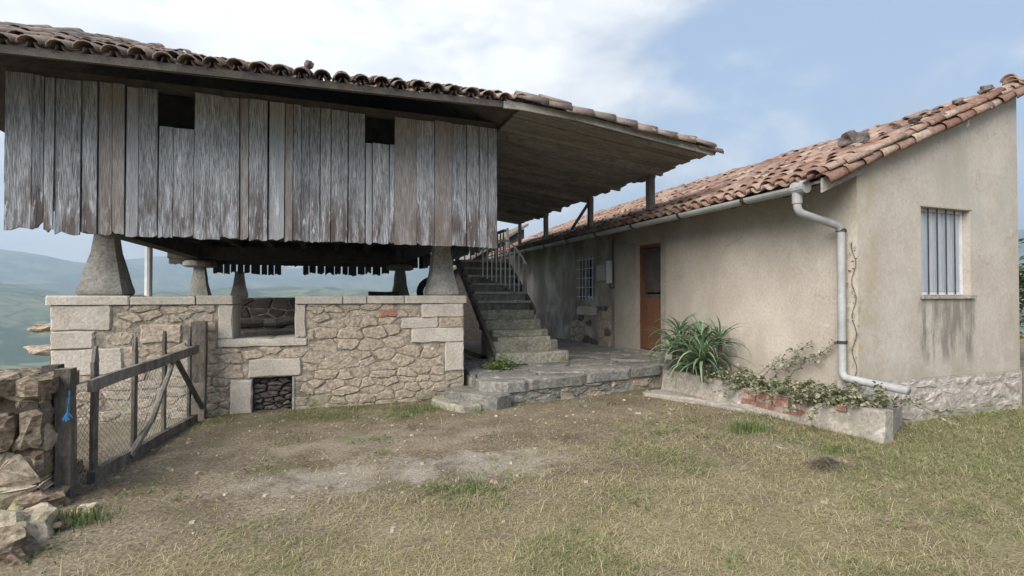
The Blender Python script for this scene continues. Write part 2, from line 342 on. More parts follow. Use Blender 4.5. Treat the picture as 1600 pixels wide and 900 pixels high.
def fast_mesh(name, verts, faces4, m, smooth=False):      # numpy quads -> mesh
    me = bpy.data.meshes.new(name); n = len(faces4); k = faces4.shape[1]
    me.vertices.add(len(verts)); me.vertices.foreach_set('co', verts.astype(np.float32).ravel())
    me.loops.add(n*k); me.loops.foreach_set('vertex_index', faces4.astype(np.int32).ravel())
    me.polygons.add(n); me.polygons.foreach_set('loop_start', np.arange(0, n*k, k, dtype=np.int32)); me.polygons.foreach_set('loop_total', np.full(n, k, dtype=np.int32))
    if smooth: me.polygons.foreach_set('use_smooth', np.ones(n, dtype=bool))
    me.update(); me.validate(); me.materials.append(MATS[m]); return me

# ---- rubble stones from clipped cells
def clip(poly, p, n):     # keep side where (q-p).n <= 0
    out = []; k = len(poly)
    for i in range(k):
        a = poly[i]; b = poly[(i+1) % k]; da = (a[0]-p[0])*n[0]+(a[1]-p[1])*n[1]; db = (b[0]-p[0])*n[0]+(b[1]-p[1])*n[1]
        if da <= 0: out.append(a)
        if da*db < 0:
            t = da/(da-db); out.append((a[0]+(b[0]-a[0])*t, a[1]+(b[1]-a[1])*t))
    return out
def cells(w, h, sx, sy, rnd, jit=.42, aspect=None):
    asp = aspect or sx/sy; seeds = []; z = 0
    while z < h:
        rh = sy*rnd.uniform(.6, 1.6); x = -rnd.random()*sx
        while x < w+sx:
            cw = sx*rnd.uniform(.45, 1.8); seeds.append(((x+cw/2)+rnd.uniform(-jit, jit)*cw*.4, z+rh/2+rnd.uniform(-jit, jit)*rh)); x += cw
        z += rh
    P = [(a/asp, b) for a, b in seeds]; res = []
    for i, (a, b) in enumerate(P):
        poly = [(0, 0), (w/asp, 0), (w/asp, h), (0, h)]
        for j, (c, d) in enumerate(P):
            if i == j: continue
            dx, dy = c-a, d-b
            if dx*dx+dy*dy > (sy*5)**2: continue
            poly = clip(poly, ((a+c)/2, (b+d)/2), (dx, dy))
            if len(poly) < 3: break
        if len(poly) >= 3: res.append([(x*asp, y) for x, y in poly])
    return res
def area(p): return .5*sum(p[i][0]*p[(i+1) % len(p)][1]-p[(i+1) % len(p)][0]*p[i][1] for i in range(len(p)))
def cen(p): return (sum(q[0] for q in p)/len(p), sum(q[1] for q in p)/len(p))
def cut_rects(poly, rects):
    for (x0, y0, x1, y1) in rects:
        c = cen(poly)
        xs = [q[0] for q in poly]; ys = [q[1] for q in poly]
        if max(xs) <= x0 or min(xs) >= x1 or max(ys) <= y0 or min(ys) >= y1: continue
        opts = [(x0-c[0], (x0, 0), (1, 0)), (c[0]-x1, (x1, 0), (-1, 0)), (y0-c[1], (0, y0), (0, 1)), (c[1]-y1, (0, y1), (0, -1))]
        best = max(opts, key=lambda t: t[0])
        if best[0] <= 0: return []
        poly = clip(poly, best[1], best[2])
        if len(poly) < 3: return []
    return poly
def stone_mb(poly, O, U, V, N, gap, depth, proud, rnd, bulge=.012, rough=.012, bev=.014, ts=(.13, .5, .87), dj=.6):
    c = cen(poly); k = []
    for q in poly:
        d = math.hypot(q[0]-c[0], q[1]-c[1]) or 1; s = max(.3, 1-gap*1.3/d); k.append((c[0]+(q[0]-c[0])*s, c[1]+(q[1]-c[1])*s))
    r = []
    for i in range(len(k)):
        a = k[i]; b = k[(i+1) % len(k)]
        if math.hypot(a[0]-b[0], a[1]-b[1]) < gap*1.5: r.append(((a[0]+b[0])/2, (a[1]+b[1])/2)); continue
        for t in ts:
            r.append((a[0]+(b[0]-a[0])*t+rnd.uniform(-rough, rough)*.7, a[1]+(b[1]-a[1])*t+rnd.uniform(-rough, rough)*.7))
    m = MB(); f = lambda p, d: O+U*p[0]+V*p[1]+N*d
    sh = []
    for q in r:
        d = math.hypot(q[0]-c[0], q[1]-c[1]) or 1; s = max(.4, 1-bev*rnd.uniform(.8, 1.8)/d); sh.append((c[0]+(q[0]-c[0])*s, c[1]+(q[1]-c[1])*s))
    n = len(r)
    A = [f(q, -depth) for q in r]; B = [f(q, proud-.02) for q in r]; C = [f(q, proud+rnd.uniform(-rough, rough)*dj) for q in sh]
    m.v = [tuple(p) for p in A+B+C]+[tuple(f(c, proud+rnd.uniform(0, bulge)))]
    for i in range(n):
        j = (i+1) % n; m.f += [(i, j, n+j, n+i), (n+i, n+j, 2*n+j, 2*n+i), (2*n+i, 2*n+j, 3*n)]
    return m
def rubble(parent, O, U, V, N, w, h, sx, sy, m, seed, rects=(), gap=.008, depth=.08, proud=.02, pj=.015, name='stone', maxz=None, keep=None, **kw):
    rnd = random.Random(seed); out = []
    for poly in cells(w, h, sx, sy, rnd):
        poly = cut_rects(poly, rects)
        if len(poly) < 3 or abs(area(poly)) < .0012: continue
        if keep and not keep(cen(poly)): continue
        mb = stone_mb(poly, O, U, V, N, gap, depth, proud+rnd.uniform(-pj, pj), rnd, **kw)
        mm = m if isinstance(m, str) else rnd.choice(m)
        out.append(mb.build(name, mm, parent))
    return out
VX, VY, VZ = Vector((1, 0, 0)), Vector((0, 1, 0)), Vector((0, 0, 1))
def block(parent, x0, x1, z0, z1, y, m='cut_stone', name='stone', proud=.03, depth=.3, seed=0, gap=.004):     # roughly squared block on a wall facing -Y
    rnd = random.Random(seed*7+3)
    return stone_mb([(x0, z0), (x1, z0), (x1, z1), (x0, z1)], Vector((0, y, 0)), VX, VZ, -VY, gap, depth, proud, rnd, bulge=.003, rough=.012, bev=.014, ts=(.03, .2, .42, .63, .82, .97), dj=.12).build(name, m, parent)

# ---- wall slab with rectangular holes (front, back, reveals)
def wall_holes(mb, O, U, V, N, w, h, holes, thick):
    xs = sorted({0, w, *[a for q in holes for a in (q[0], q[2])]}); zs = sorted({0, h, *[a for q in holes for a in (q[1], q[3])]})
    P = lambda x, z, d: O+U*x+V*z-N*d
    for i in range(len(xs)-1):
        for j in range(len(zs)-1):
            cx, cz = (xs[i]+xs[i+1])/2, (zs[j]+zs[j+1])/2
            if any(q[0] < cx < q[2] and q[1] < cz < q[3] for q in holes): continue
            for d in (0, thick): mb.poly([P(xs[i], zs[j], d), P(xs[i+1], zs[j], d), P(xs[i+1], zs[j+1], d), P(xs[i], zs[j+1], d)])
    for (a, b, c, d) in holes+[(0, 0, w, h)]:
        for (p, q) in (((a, b), (c, b)), ((c, b), (c, d)), ((c, d), (a, d)), ((a, d), (a, b))):
            mb.poly([P(*p, 0), P(*q, 0), P(*q, thick), P(*p, thick)])

# ================================================================== SETTING
def height(x, y):
    r = math.hypot(x, y)
    d = max(0.0, y-14.5, -x-4.6 if y > 5.6 else (-x-7)); d = min(d, max(0, r-6))
    z = 0.022*mn.noise(Vector((x*.9, y*.9, 0)))+.014*mn.noise(Vector((x*2.6, y*2.6, 4))) if r < 40 else 0
    drop = 95*(1-math.exp(-d/330.0)) if d > 0 else 0
    drop += min(d, 12)*.10
    z -= drop
    if r > 250:
        k = min(1, (r-250)/700); z += k*22*mn.fractal(Vector((x*.0022, y*.0022, 3)), 1.0, 2.1, 5)
    ang = math.atan2(x, y)
    for r0, wd, hh, f, ph in ((1150, 350, 122, 2.6, 1.7), (2700, 500, 268, 2.2, 5.3)):
        if r > r0-2*wd:
            q = math.exp(-((r-r0)/wd)**2) if r < r0 else 1.0
            z += q*hh*(.80+.42*mn.fractal(Vector((ang*f, ph, r*.0006)), 1.0, 2.0, 6))*(1 if r < r0+150 else max(.7, 1-(r-r0-150)/3000))
    return z
def polar_sheet(name, radii, nseg, m, label):
    vs = []; fs = []
    for r in radii:
        for k in range(nseg):
            a = 2*math.pi*k/nseg; x, y = r*math.sin(a), r*math.cos(a); vs.append((x, y, height(x, y)))
    for i in range(len(radii)-1):
        for k in range(nseg): fs.append((i*nseg+k, i*nseg+(k+1) % nseg, (i+1)*nseg+(k+1) % nseg, (i+1)*nseg+k))
    if radii[0] < 1: fs.append(tuple(range(nseg-1, -1, -1)))
    me = bpy.data.meshes.new(name); me.from_pydata(vs, [], fs); me.update()
    for p in me.polygons: p.use_smooth = True
    o = link_mesh(me, name, m, None, (0, 0, 0)); return setp(o, label, kind='structure')
polar_sheet('ground', [.3+.2*i for i in range(104)]+[21.5, 23, 25, 28, 31, 35, 40], 240, 'ground', 'bare earth and cut grass of the farm yard')
rad = [39.5]
while rad[-1] < 3100: rad.append(rad[-1]*1.045)
polar_sheet('hills', rad, 420, 'hills', 'hazy blue hills and valley behind the raised granary')

# ================================================================== GRANARY BASE WALL (stone)
WY = 7.8; WX0, WX1 = -3.17, 2.02; WT = 1.48
base = thing('stone_base_wall', 'beige rubble stone wall with window notch under the wooden granary', 'stone wall', (-.6, WY, 0))
NX0, NX1, NZ = -1.19, -.42, 1.0        # window notch
DX0, DX1, DZ = -.95, -.45, .47         # blocked low opening
mb = MB(); wall_holes(mb, Vector((WX0, WY, -.3)), VX, VZ, -VY, WX1-WX0, NZ+.3-.002, [(DX0-WX0, 0.001, DX1-WX0, DZ+.3)], .65)
mb.box((WX0, WY, NZ), (NX0-.004, WY+.65, WT-.002)); mb.box((NX1+.004, WY, NZ), (WX1, WY+.65, WT-.002)); mb.build('mortar_core', 'mortar', base)
def rx(a, b, c, d): return (a-WX0, b, c-WX0, d)
R_ = [rx(NX0-.18, NZ, NX1+.14, 2), rx(NX0-.18, NZ-.1, NX1+.17, NZ), rx(DX0-.05, DZ, DX1+.12, DZ+.25), rx(DX0-.27, -.1, DX0, DZ-.02), rx(DX0, -.1, DX1+.02, DZ),
      rx(1.35, 1.26, WX1, WT), rx(1.05, 1.10, 1.62, 1.26), rx(1.62, 1.10, WX1, 1.26), rx(1.2, .88, WX1, 1.10), rx(1.72, .42, WX1, .88),
      rx(WX0, 1.16, -2.55, WT), rx(WX0, .93, -2.72, 1.16), rx(WX0, .60, -2.42, .93), rx(-2.25, .98, -1.78, 1.22)]
rubble(base, Vector((WX0, WY, -.08)), VX, VZ, -VY, WX1-WX0, WT+.08, .225, .115, 'stone', 3, [(a, b+.08, c, d+.08) for a, b, c, d in R_], gap=.005, proud=.012, pj=.012, rough=.014, bulge=.006, dj=.35, bev=.012)
bl = [(NX0-.18, NX0, NZ, WT), (NX1, NX1+.14, NZ, WT), (NX0-.18, NX1+.17, NZ-.1, NZ), (DX0-.05, DX1+.12, DZ, DZ+.25), (DX0-.27, DX0, -.06, DZ-.02),
      (1.35, WX1, 1.26, WT), (1.05, 1.62, 1.10, 1.26), (1.62, WX1, 1.10, 1.26), (1.2, WX1, .88, 1.10), (1.72, WX1, .42, .88),
      (WX0, -2.55, 1.16, WT), (WX0, -2.72, .93, 1.16), (WX0, -2.42, .60, .93), (-2.25, -1.78, .98, 1.22)]
for i, (a, b, c, d) in enumerate(bl): block(base, a, b, c, d, WY, 'stone' if i in (13, 7) else 'cut_stone', proud=.022+.004*(i % 3), seed=i, depth=.645 if i in (0, 1) else (.64 if i == 2 else .25))
setp(block(base, .72, 1.02, 1.27, 1.40, WY, 'red_stone', proud=.03, seed=77, depth=.03, gap=.012), 'reddish stone set in the beige rubble')
caps = [(WX0-.05, -2.35), (-2.35, -1.62), (-1.62, NX0+.005), (NX1-.005, .22), (.22, .55), (.55, 1.1), (1.1, WX1+.04)]
for i, (a, b) in enumerate(caps):
    rnd = random.Random(i); z1 = EYE-.012+rnd.uniform(-.008, .008)
    mb = stone_mb([(a+.003, 0), (b-.003, 0), (b-.003, .70), (a+.003, .70)], Vector((0, WY-.045, z1)), VX, VY, VZ, .002, z1-WT, 0, rnd, bulge=.003, rough=.009, bev=.010, ts=(.02, .3, .7, .98), dj=.15)
    mb.build('cap_stone', 'cut_stone', base)
for i in range(1):      # dark stones that fill the low opening
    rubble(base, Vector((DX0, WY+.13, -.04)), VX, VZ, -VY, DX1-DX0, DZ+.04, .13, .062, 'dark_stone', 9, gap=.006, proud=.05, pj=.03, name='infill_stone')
MB().box((DX1+.003, WY-.018, 0), (DX1+.03, WY+.03, DZ-.01)).build('wood_stop', 'pale_wood', base)
# sides and back of the enclosure
for nm, lo, hi in (('side_wall', (WX0, WY+.652, -1), (WX0+.5, 13.7, 1.53)), ('side_wall', (WX1-.5, WY+.652, -.3), (WX1, 13.7, 1.53)), ('back_wall', (WX0+.502, 13.1, -1.2), (WX1-.502, 13.7, 1.545))):
    MB().box(lo, hi).build(nm, 'mortar', base)
rubble(base, Vector((WX0+.55, 13.1, .2)), VX, VZ, -VY, 4.0, 1.33, .32, .17, 'dark_stone', 21, gap=.01, proud=.02, name='back_stone')  # dark stone colour stands in for shade inside the enclosure
# two through stones that stick out of the left end
for i, (px, py, ln) in enumerate(((66, 512, .30), (66, 545, .36))):
    p = at_y(px, py, WY+.35); MB().blob((WX0-.10, WY+.3, p.z), (ln*.62, .2, .06), seed=i+4, rough=.4, sub=3).build('projecting_stone', 'stone', base)

# ================================================================== RAISED GRANARY
gran = thing('raised_granary', 'weathered grey plank granary raised on stone pillars under an overhanging tiled roof', 'granary', (-.5, 10.2, EYE))
def pillar(x, y, z0, h, wb, wt, disc=False):
    mb = MB(); mb.lathe((x, y, z0), [(wb*.46, 0), (wb*.5, .03), (wb*.5, .07), (wb*.45, .16), (wb*.36, .38*h/.8), (wt*.62, .7*h), (wt*.5, h)], 12, sq=.72)
    o = mb.build('pillar', 'pillar_stone', gran)
    if disc: MB().lathe((x, y, z0+h), [(.26, 0), (.33, .03), (.33, .10), (.29, .14)], 14).build('cap_disc', 'pillar_stone', o)
ZB = EYE+.79
pillar(-2.69, 8.05, EYE-.01, .80, .52, .23); pillar(1.71, 8.05, EYE-.01, .80, .50, .26)
pillar(-2.62, 12.9, 1.53, .68, .42, .22, True); pillar(1.71, 12.9, 1.53, .68, .44, .24, True); pillar(-1.93, 13.5, 1.535, .62, .36, .18)
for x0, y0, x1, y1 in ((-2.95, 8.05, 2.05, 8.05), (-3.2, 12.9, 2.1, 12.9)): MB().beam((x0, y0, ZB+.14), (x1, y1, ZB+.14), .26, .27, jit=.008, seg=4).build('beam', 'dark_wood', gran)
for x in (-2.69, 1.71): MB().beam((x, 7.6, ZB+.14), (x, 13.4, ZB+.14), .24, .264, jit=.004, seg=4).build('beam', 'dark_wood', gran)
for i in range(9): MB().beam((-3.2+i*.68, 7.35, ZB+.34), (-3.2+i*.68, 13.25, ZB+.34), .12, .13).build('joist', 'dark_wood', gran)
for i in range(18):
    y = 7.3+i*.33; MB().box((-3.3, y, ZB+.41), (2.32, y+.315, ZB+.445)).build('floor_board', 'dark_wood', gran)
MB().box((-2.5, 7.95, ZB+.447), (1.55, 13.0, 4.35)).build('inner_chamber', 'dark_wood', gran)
# plank skin
PY = 7.2
def plank(a, b, z0, z1, P, U, N, rnd, rag=.04, th=.028, m='plank'):
    """vertical board between a and b along U; ragged foot"""
    k = 4; t = rnd.uniform(-.03, .03); lean = rnd.uniform(-.008, .008); off = rnd.uniform(-.014, .014)
    f = lambda s, z, d: P+U*s+VZ*z+N*(d+off+t*((s-a)/(b-a)-.5))
    bot = [(a+(b-a)*i/k+(rnd.uniform(-.008, .008) if 0 < i < k else 0), z0+rnd.uniform(0, rag)*(2.2 if rnd.random() < .18 else 1)) for i in range(k+1)]
    front = bot+[(b+lean, z1), (a+lean, z1)]; n = len(front); mb = MB()
    A = [f(s, z, th) for s, z in front]; B = [f(s, z, 0) for s, z in front]
    mb.prism(B, A); return mb.build('plank', m, gran)
rnd = random.Random(42)
openings = ((-1.90, -1.53, 3.62), (.484, .867, 3.67))
x = -3.35; edges = [x]
while x < 2.36-.12:
    wdt = rnd.choice((.10, .13, .16, .19, .22, .25, .28)); x = min(x+wdt, 2.36); edges.append(x)
for a, b, c in openings:
    for t in (a, b):
        j = min(range(len(edges)), key=lambda i: abs(edges[i]-t)); edges[j] = t
edges[-1] = 2.36; edges = sorted(set(edges))
edges = [e for i, e in enumerate(edges) if i == 0 or e-edges[i-1] > .045]
for i in range(len(edges)-1):
    a, b = edges[i], edges[i+1]; g = rnd.choice((.003, .006, .010, .016)); c = (a+b)/2
    ztop = 4.06+rnd.uniform(-.01, .02); zb = 2.285+rnd.uniform(-.012, .018)+(.03 if c < -3 else 0)
    for oa, ob, oz in openings:
        if oa-.01 < c < ob+.01: ztop = oz+rnd.uniform(-.006, .006)
    plank(a+g/2, b-g/2, zb, ztop, Vector((0, PY, 0)), VX, -VY, rnd, rag=.022 if c > -2.9 else .08)
MB().box((-3.34, PY+.004, 4.06), (2.35, PY+.10, 4.16)).build('top_plate', 'dark_wood', gran)
MB().box((-3.34, PY+.004, 2.6), (2.35, PY+.09, 2.7)).build('backing_board', 'dark_wood', gran)
for xx, Nn in ((-3.35, -VX), (2.33, VX)):       # side skins
    y = PY+.05
    while y < 13.2:
        wd = rnd.choice((.2, .24, .28, .3)); e = min(y+wd, 13.25)
        if not (Nn == VX and 11.0 < y < 12.2): plank(y, e-.006, (2.29 if Nn == VX else 2.84)+rnd.uniform(-.02, .03), 4.1, Vector((xx, 0, 0)), VY, Nn, rnd)
        y = e
x = -3.3
while x < 2.3:                                   # rear skin, some boards hang lower
    wd = rnd.choice((.14, .18, .22)); e = x+wd
    low = 2.07+rnd.uniform(-.02, .04) if (-2.45 < x < 1.5 and rnd.random() < .84) else 2.27
    plank(x, e-rnd.uniform(.01, .04), low, 4.1, Vector((0, 13.26, 0)), VX, VY, rnd, m='dark_wood'); x = e

MB().box((-3.2, 13.19, 2.30), (2.2, 13.25, 2.95)).build('backing_board', 'dark_wood', gran)  # solid dark board added to block light gaps behind the rear boards
# ---- granary roof
EY, EX = 6.3, 5.49
def zfront(X, Y): return EYE+2.425+.022*X+(.385+.10*min(1, max(0, (-X-1.6)/1.6)))*(Y-EY)
def zright(X): return EYE+2.17+(.115*(EX-X) if X > 2.4 else .115*3.2+.45*(2.4-X))
def zroof(X, Y): return min(zfront(X, Y), zright(X), EYE+2.42+.40*(14.6-Y), EYE+2.46+.6*(X+4.6))
groof = None
xs = [-4.6, -4.3, -3.9, -3.4, -2.8, -2.2, -1.6, -1, -.5, 0, .5, 1, 1.5, 1.9, 2.2, 2.4, 2.8, 3.3, 3.9, 4.5, 5.1, EX]; ys = [EY, 6.45, 6.7, 7, 7.4, 7.9, 8.4, 9, 9.6, 10.2, 10.8, 11.5, 12.2, 13, 13.8, 14.6]
mb = MB(); nx, ny = len(xs), len(ys)
for dz in (.05, 0):
    for yy in ys:
        for xx in xs: mb.v.append((xx, yy, zroof(xx, yy)+dz))
for j in range(ny-1):
    for i in range(nx-1):
        q = (j*nx+i, j*nx+i+1, (j+1)*nx+i+1, (j+1)*nx+i); mb.f.append(q); mb.f.append(tuple(nx*ny+k for k in q[::-1]))
def rim(a, b): mb.f.append((a, b, b+nx*ny, a+nx*ny))
for i in range(nx-1): rim(i+1, i); rim((ny-1)*nx+i, (ny-1)*nx+i+1)
for j in range(ny-1): rim(j*nx, (j+1)*nx); rim((j+1)*nx+nx-1, j*nx+nx-1)
groof = mb.build('roof', 'dark_wood', gran)
# boards under the overhang
def strip(pts_lo, pts_hi, th, name, m, parent):     # two polylines -> thin board hanging below
    mb = MB()
    for i in range(len(pts_lo)-1):
        a, b, c, d = pts_lo[i], pts_lo[i+1], pts_hi[i+1], pts_hi[i]
        mb.prism([Vector(p)-VZ*th for p in (a, b, c, d)], [Vector(p) for p in (a, b, c, d)])
    return mb.build(name, m, parent)
y = EY+.03; rnd = random.Random(8)
while y < 14.3:
    wd = rnd.uniform(.16, .27); e = y+wd; tl = [rnd.uniform(-.02, .0) for _ in range(2)]
    X0 = 2.42
    P = [2.42, 3.4, 4.5, EX-.05+rnd.uniform(-.04, .05)]
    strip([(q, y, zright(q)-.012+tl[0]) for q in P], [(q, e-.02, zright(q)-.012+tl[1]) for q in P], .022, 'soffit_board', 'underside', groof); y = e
for i in range(4):
    y = EY+.03+i*.235; P = [-4.2, -3, -1.5, 0, 1.2, 2.36]
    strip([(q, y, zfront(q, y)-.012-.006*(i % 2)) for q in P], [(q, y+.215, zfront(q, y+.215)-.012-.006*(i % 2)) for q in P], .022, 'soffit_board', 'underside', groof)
for i in range(5):       # loose tile and lath ends seen from below
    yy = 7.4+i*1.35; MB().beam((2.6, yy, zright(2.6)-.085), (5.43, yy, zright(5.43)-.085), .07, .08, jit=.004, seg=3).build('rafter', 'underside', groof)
# fascia of the front rake
P = [2.15, 2.4, 3.2, 4.1, 5.0, EX+.03]
mb = MB()
for i in range(len(P)-1):
    f = lambda q, dz: Vector((q, EY-.012, zroof(q, EY)+dz))
    a, b = P[i], P[i+1]; mb.prism([f(a, -.04), f(b, -.04), f(b, .055), f(a, .055)], [p+Vector((0, -.03, 0)) for p in (f(a, -.04), f(b, -.04), f(b, .055), f(a, .055))])
mb.build('fascia', 'pale_wood', groof)
mb = MB(); P = [-4.6, -3, -1.5, 0, 1.2, 2.14]
for i in range(len(P)-1):
    f = lambda q, dz: Vector((q, EY-.012, zroof(q, EY)+dz)); a, b = P[i], P[i+1]
    mb.prism([f(a, -.03), f(b, -.03), f(b, .05), f(a, .05)], [p+Vector((0, -.025, 0)) for p in (f(a, -.03), f(b, -.03), f(b, .05), f(a, .05))])
mb.build('fascia', 'dark_wood', groof)
# posts standing on the house eave that carry the right edge
for i, (px, y0, y1) in enumerate(((1017, 270, 322), (923, 300, 345), (853, 330, 368), (812, 345, 378), (793, 350, 382))):
    d = ray(px, y0); t = 5.44/d.x; yy = d.y*t; wv = (.115, .10, .10, .08, .08)[i]
    MB().beam((5.44, yy, 3.12), (5.44, yy, zright(5.44)-.03), wv, wv, up=VY, jit=.004, seg=2).build('post', 'grey_wood', gran)
    if i in (0, 2): MB().beam((5.43, yy-.10, zright(5.43)-.06), (5.43, yy+.32, zright(5.43)-.06), .1, .07).build('corbel', 'grey_wood', gran)
MB().beam((5.5, 11.0, 3.18), (5.5, 10.0, zright(5.43)-.02), .05, .05).build('brace', 'grey_wood', gran)

# ---- roof tiles
def tile_data(L=.44, r0=.098, r1=.078, n=7, th=.013, inv=False):
    vs = []; fs = []
    for (yy, r) in ((0, r0), (L, r1)):
        for rr in (r, r-th):
            for k in range(n):
                a = math.pi*k/(n-1); z = rr*math.sin(a)*.86; vs.append((rr*math.cos(a), yy, -z+.07 if inv else z))
    o0, i0, o1, i1 = 0, n, 2*n, 3*n
    for k in range(n-1):
        fs += [(o0+k, o0+k+1, o1+k+1, o1+k), (i0+k+1, i0+k, i1+k, i1+k+1), (o0+k+1, o0+k, i0+k, i0+k+1), (o1+k, o1+k+1, i1+k+1, i1+k)]
    fs += [(o0, o1, i1, i0), (o0+n-1, i0+n-1, i1+n-1, o1+n-1)]
    return vs, fs
TV, TF = tile_data(); PV, PF = tile_data(inv=True)
TMESH = {}
for mname in ('tile', 'old_tile'):
    me = bpy.data.meshes.new('roof_tile_'+mname); me.from_pydata(TV, [], TF); me.update(); me.materials.append(MATS[mname])
    for p in me.polygons: p.use_smooth = True
    TMESH[mname] = me
def frame(E, S, N): return Matrix(((E.x, S.x, N.x), (E.y, S.y, N.y), (E.z, S.z, N.z)))
def jitter(rnd, a=.05, s=.06):
    return Matrix.Rotation(rnd.gauss(0, a), 3, 'Z') @ Matrix.Rotation(rnd.gauss(0, a*.6), 3, 'X') @ Matrix.Rotation(rnd.gauss(0, a*.8), 3, 'Y') @ Matrix.Diagonal((1+rnd.uniform(-s, s), 1+rnd.uniform(-s, s), 1+rnd.uniform(-s, s)))
class Bulk:
    def __init__(s): s.v = []; s.f = []
    def add(s, V, F, M3, loc):
        i = len(s.v); s.v += [tuple(M3 @ Vector(q)+loc) for q in V]; s.f += [tuple(i+k for k in f) for f in F]
    def build(s, name, m, parent):
        if not s.v: return
        mb = MB(); mb.v = s.v; mb.f = s.f; o = mb.build(name, m, parent, smooth=True); o['kind'] = 'stuff'; return o
def put_tile(parent, m, M3, loc): return link_mesh(TMESH[m], 'roof_tile', None, parent, loc, M3.to_4x4())

rnd = random.Random(5); bulk = Bulk(); pans = Bulk()
# front slope: columns climb away from the eave
for i in range(33):
    X = -4.5+i*.222
    if X > 2.5: break
    sl = .385+.10*min(1, max(0, (-X-1.6)/1.6)); S = Vector((0, 1, sl)).normalized(); E = Vector((1, 0, .022)).normalized(); N = E.cross(S).normalized(); B = frame(E, S, N)
    for r in range(12):
        Y = EY-.09+r*.35*S.y
        if r > 0 and zfront(X, Y) > min(zright(X), EYE+2.46+.6*(X+4.6))+.02 or Y > 10.6: break
        loc = Vector((X, Y, zfront(X, Y)+.105+(.015 if r else .0)+rnd.uniform(-.012, .012)))
        M3 = B @ jitter(rnd)
        if r < 4 and X > -3.6: put_tile(groof, 'old_tile', M3, loc)
        else: bulk.add(TV, TF, M3, loc)
        pans.add(PV, PF, B @ jitter(rnd, .03), Vector((X+.111, Y+.07, zfront(X+.111, Y+.07)+.05)))
# right slope: columns climb from the right eave; the first columns show as the stepped rake
for j in range(38):
    Y = EY+.03+j*.222
    if Y > 14.5: break
    for r in range(12):
        X = EX+.08-r*.35
        if X < 2.55 or zright(X) > zfront(X, Y)+.1: break
        st = .115 if X > 2.45 else .42; S = Vector((-1, 0, st)).normalized(); E = Vector((0, 1, 0)); N = E.cross(S).normalized()
        if N.z < 0: E = -E; N = -N
        loc = Vector((X, Y, zright(X)+.10+(.015 if r else 0)+rnd.uniform(-.012, .012))); M3 = frame(E, S, N) @ jitter(rnd)
        if j < 3: put_tile(groof, 'old_tile', M3, loc)
        else: bulk.add(TV, TF, M3, loc)
        pans.add(PV, PF, frame(E, S, N) @ jitter(rnd, .03), Vector((X, Y+.111, zright(X)+.055)))
# verge tiles laid on edge along the rake, and the jutting corner tile
for k in range(10):
    X = EX-.02-k*.34; S = Vector((-1, 0, .115)).normalized(); E = -VY; N = Vector((0, -.35, .94)).normalized()
    if X > 2.75: put_tile(groof, 'old_tile', frame(E, S, E.cross(S)*(1 if E.cross(S).z > 0 else -1)) @ Matrix.Rotation(.35, 3, 'Y') @ jitter(rnd, .04), Vector((X, EY-.05, zright(X)+.055+rnd.uniform(-.008, .008))))
setp(put_tile(groof, 'old_tile', frame(VY, Vector((-.96, 0, .28)), VZ) @ Matrix.Diagonal((1.1, 1, 1.1)), Vector((EX+.17, EY-.01, zright(EX)-.01))), 'tile jutting out at the roof corner')
bulk.build('far_tiles', 'old_tile', groof); pans.build('pan_tiles', 'old_tile', groof)
p = at_y(481, 108, 6.6); setp(MB().blob((p.x, 6.6, zfront(p.x, 6.6)+.24), (.05, .06, .05), seed=3).build('stone', 'dark_stone'), 'small stone lying on the granary roof tiles', 'stone')

# ================================================================== FARMHOUSE
HX, GY, HX1, HY1 = 6.06, 4.42, 9.3, 17.0
house = thing('farmhouse', 'low plastered farmhouse with sloping red tile roof, grey gutter and downpipe', 'house', (7.6, 10.5, 0))
def zr(X): return 3.20+.404*(X-HX)
# facade (faces -X): U runs along -Y so that the outside is -X
mb = MB()
HD = HX+.2; YS = 8.16; DY0, DY1, DTOP = 8.56, 9.46, 2.66; WYa, WYb, WZa, WZb = 11.26, 12.09, 1.5, 2.57; FZ = .535
FH = 3.05-.0
wall_holes(mb, Vector((HX, GY, .0)), VY, VZ, -VX, YS-GY, FH, [], .52)
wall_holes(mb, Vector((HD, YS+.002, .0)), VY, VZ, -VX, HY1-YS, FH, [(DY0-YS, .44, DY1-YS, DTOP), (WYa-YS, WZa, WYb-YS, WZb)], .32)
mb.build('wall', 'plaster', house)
GX0, GX1, GZ0, GZ1 = 7.22, 8.22, 1.6, 2.75
mb = MB(); wall_holes(mb, Vector((HX+.002, GY-.004, FZ)), VX, VZ, -VY, HX1-HX, 3.0-FZ, [(GX0-HX, GZ0-FZ, GX1-HX, GZ1-FZ)], .32)
tri = [(HX+.002, 3.0), (HX1, 3.0), (HX1, zr(HX1)-.03), (HX+.002, zr(HX)-.03)]
mb.prism([(a, GY-.004, b) for a, b in tri], [(a, GY+.316, b) for a, b in tri])
mb.build('wall', 'plaster', house)
MB().box((HX1-.3, GY+.32, 0), (HX1-.002, HY1, zr(HX1-.3)-.03)).build('wall', 'plaster', house)
MB().box((HX+.33, HY1-.3, 0), (HX1-.31, HY1, 3.1)).build('wall', 'plaster', house)
# gable plinth of whitewashed rubble
mb = MB().box((HX-.02, GY-.012, -.3), (HX1+.02, GY+.30, FZ-.003)); pl = mb.build('plinth', 'whitewash', house)
rubble(pl, Vector((HX+.0, GY-.012, -.12)), VX, VZ, -VY, HX1-HX, FZ+.10, .34, .17, 'whitewash', 31, gap=.003, depth=.02, proud=.008, pj=.006, bulge=.012, bev=.05)
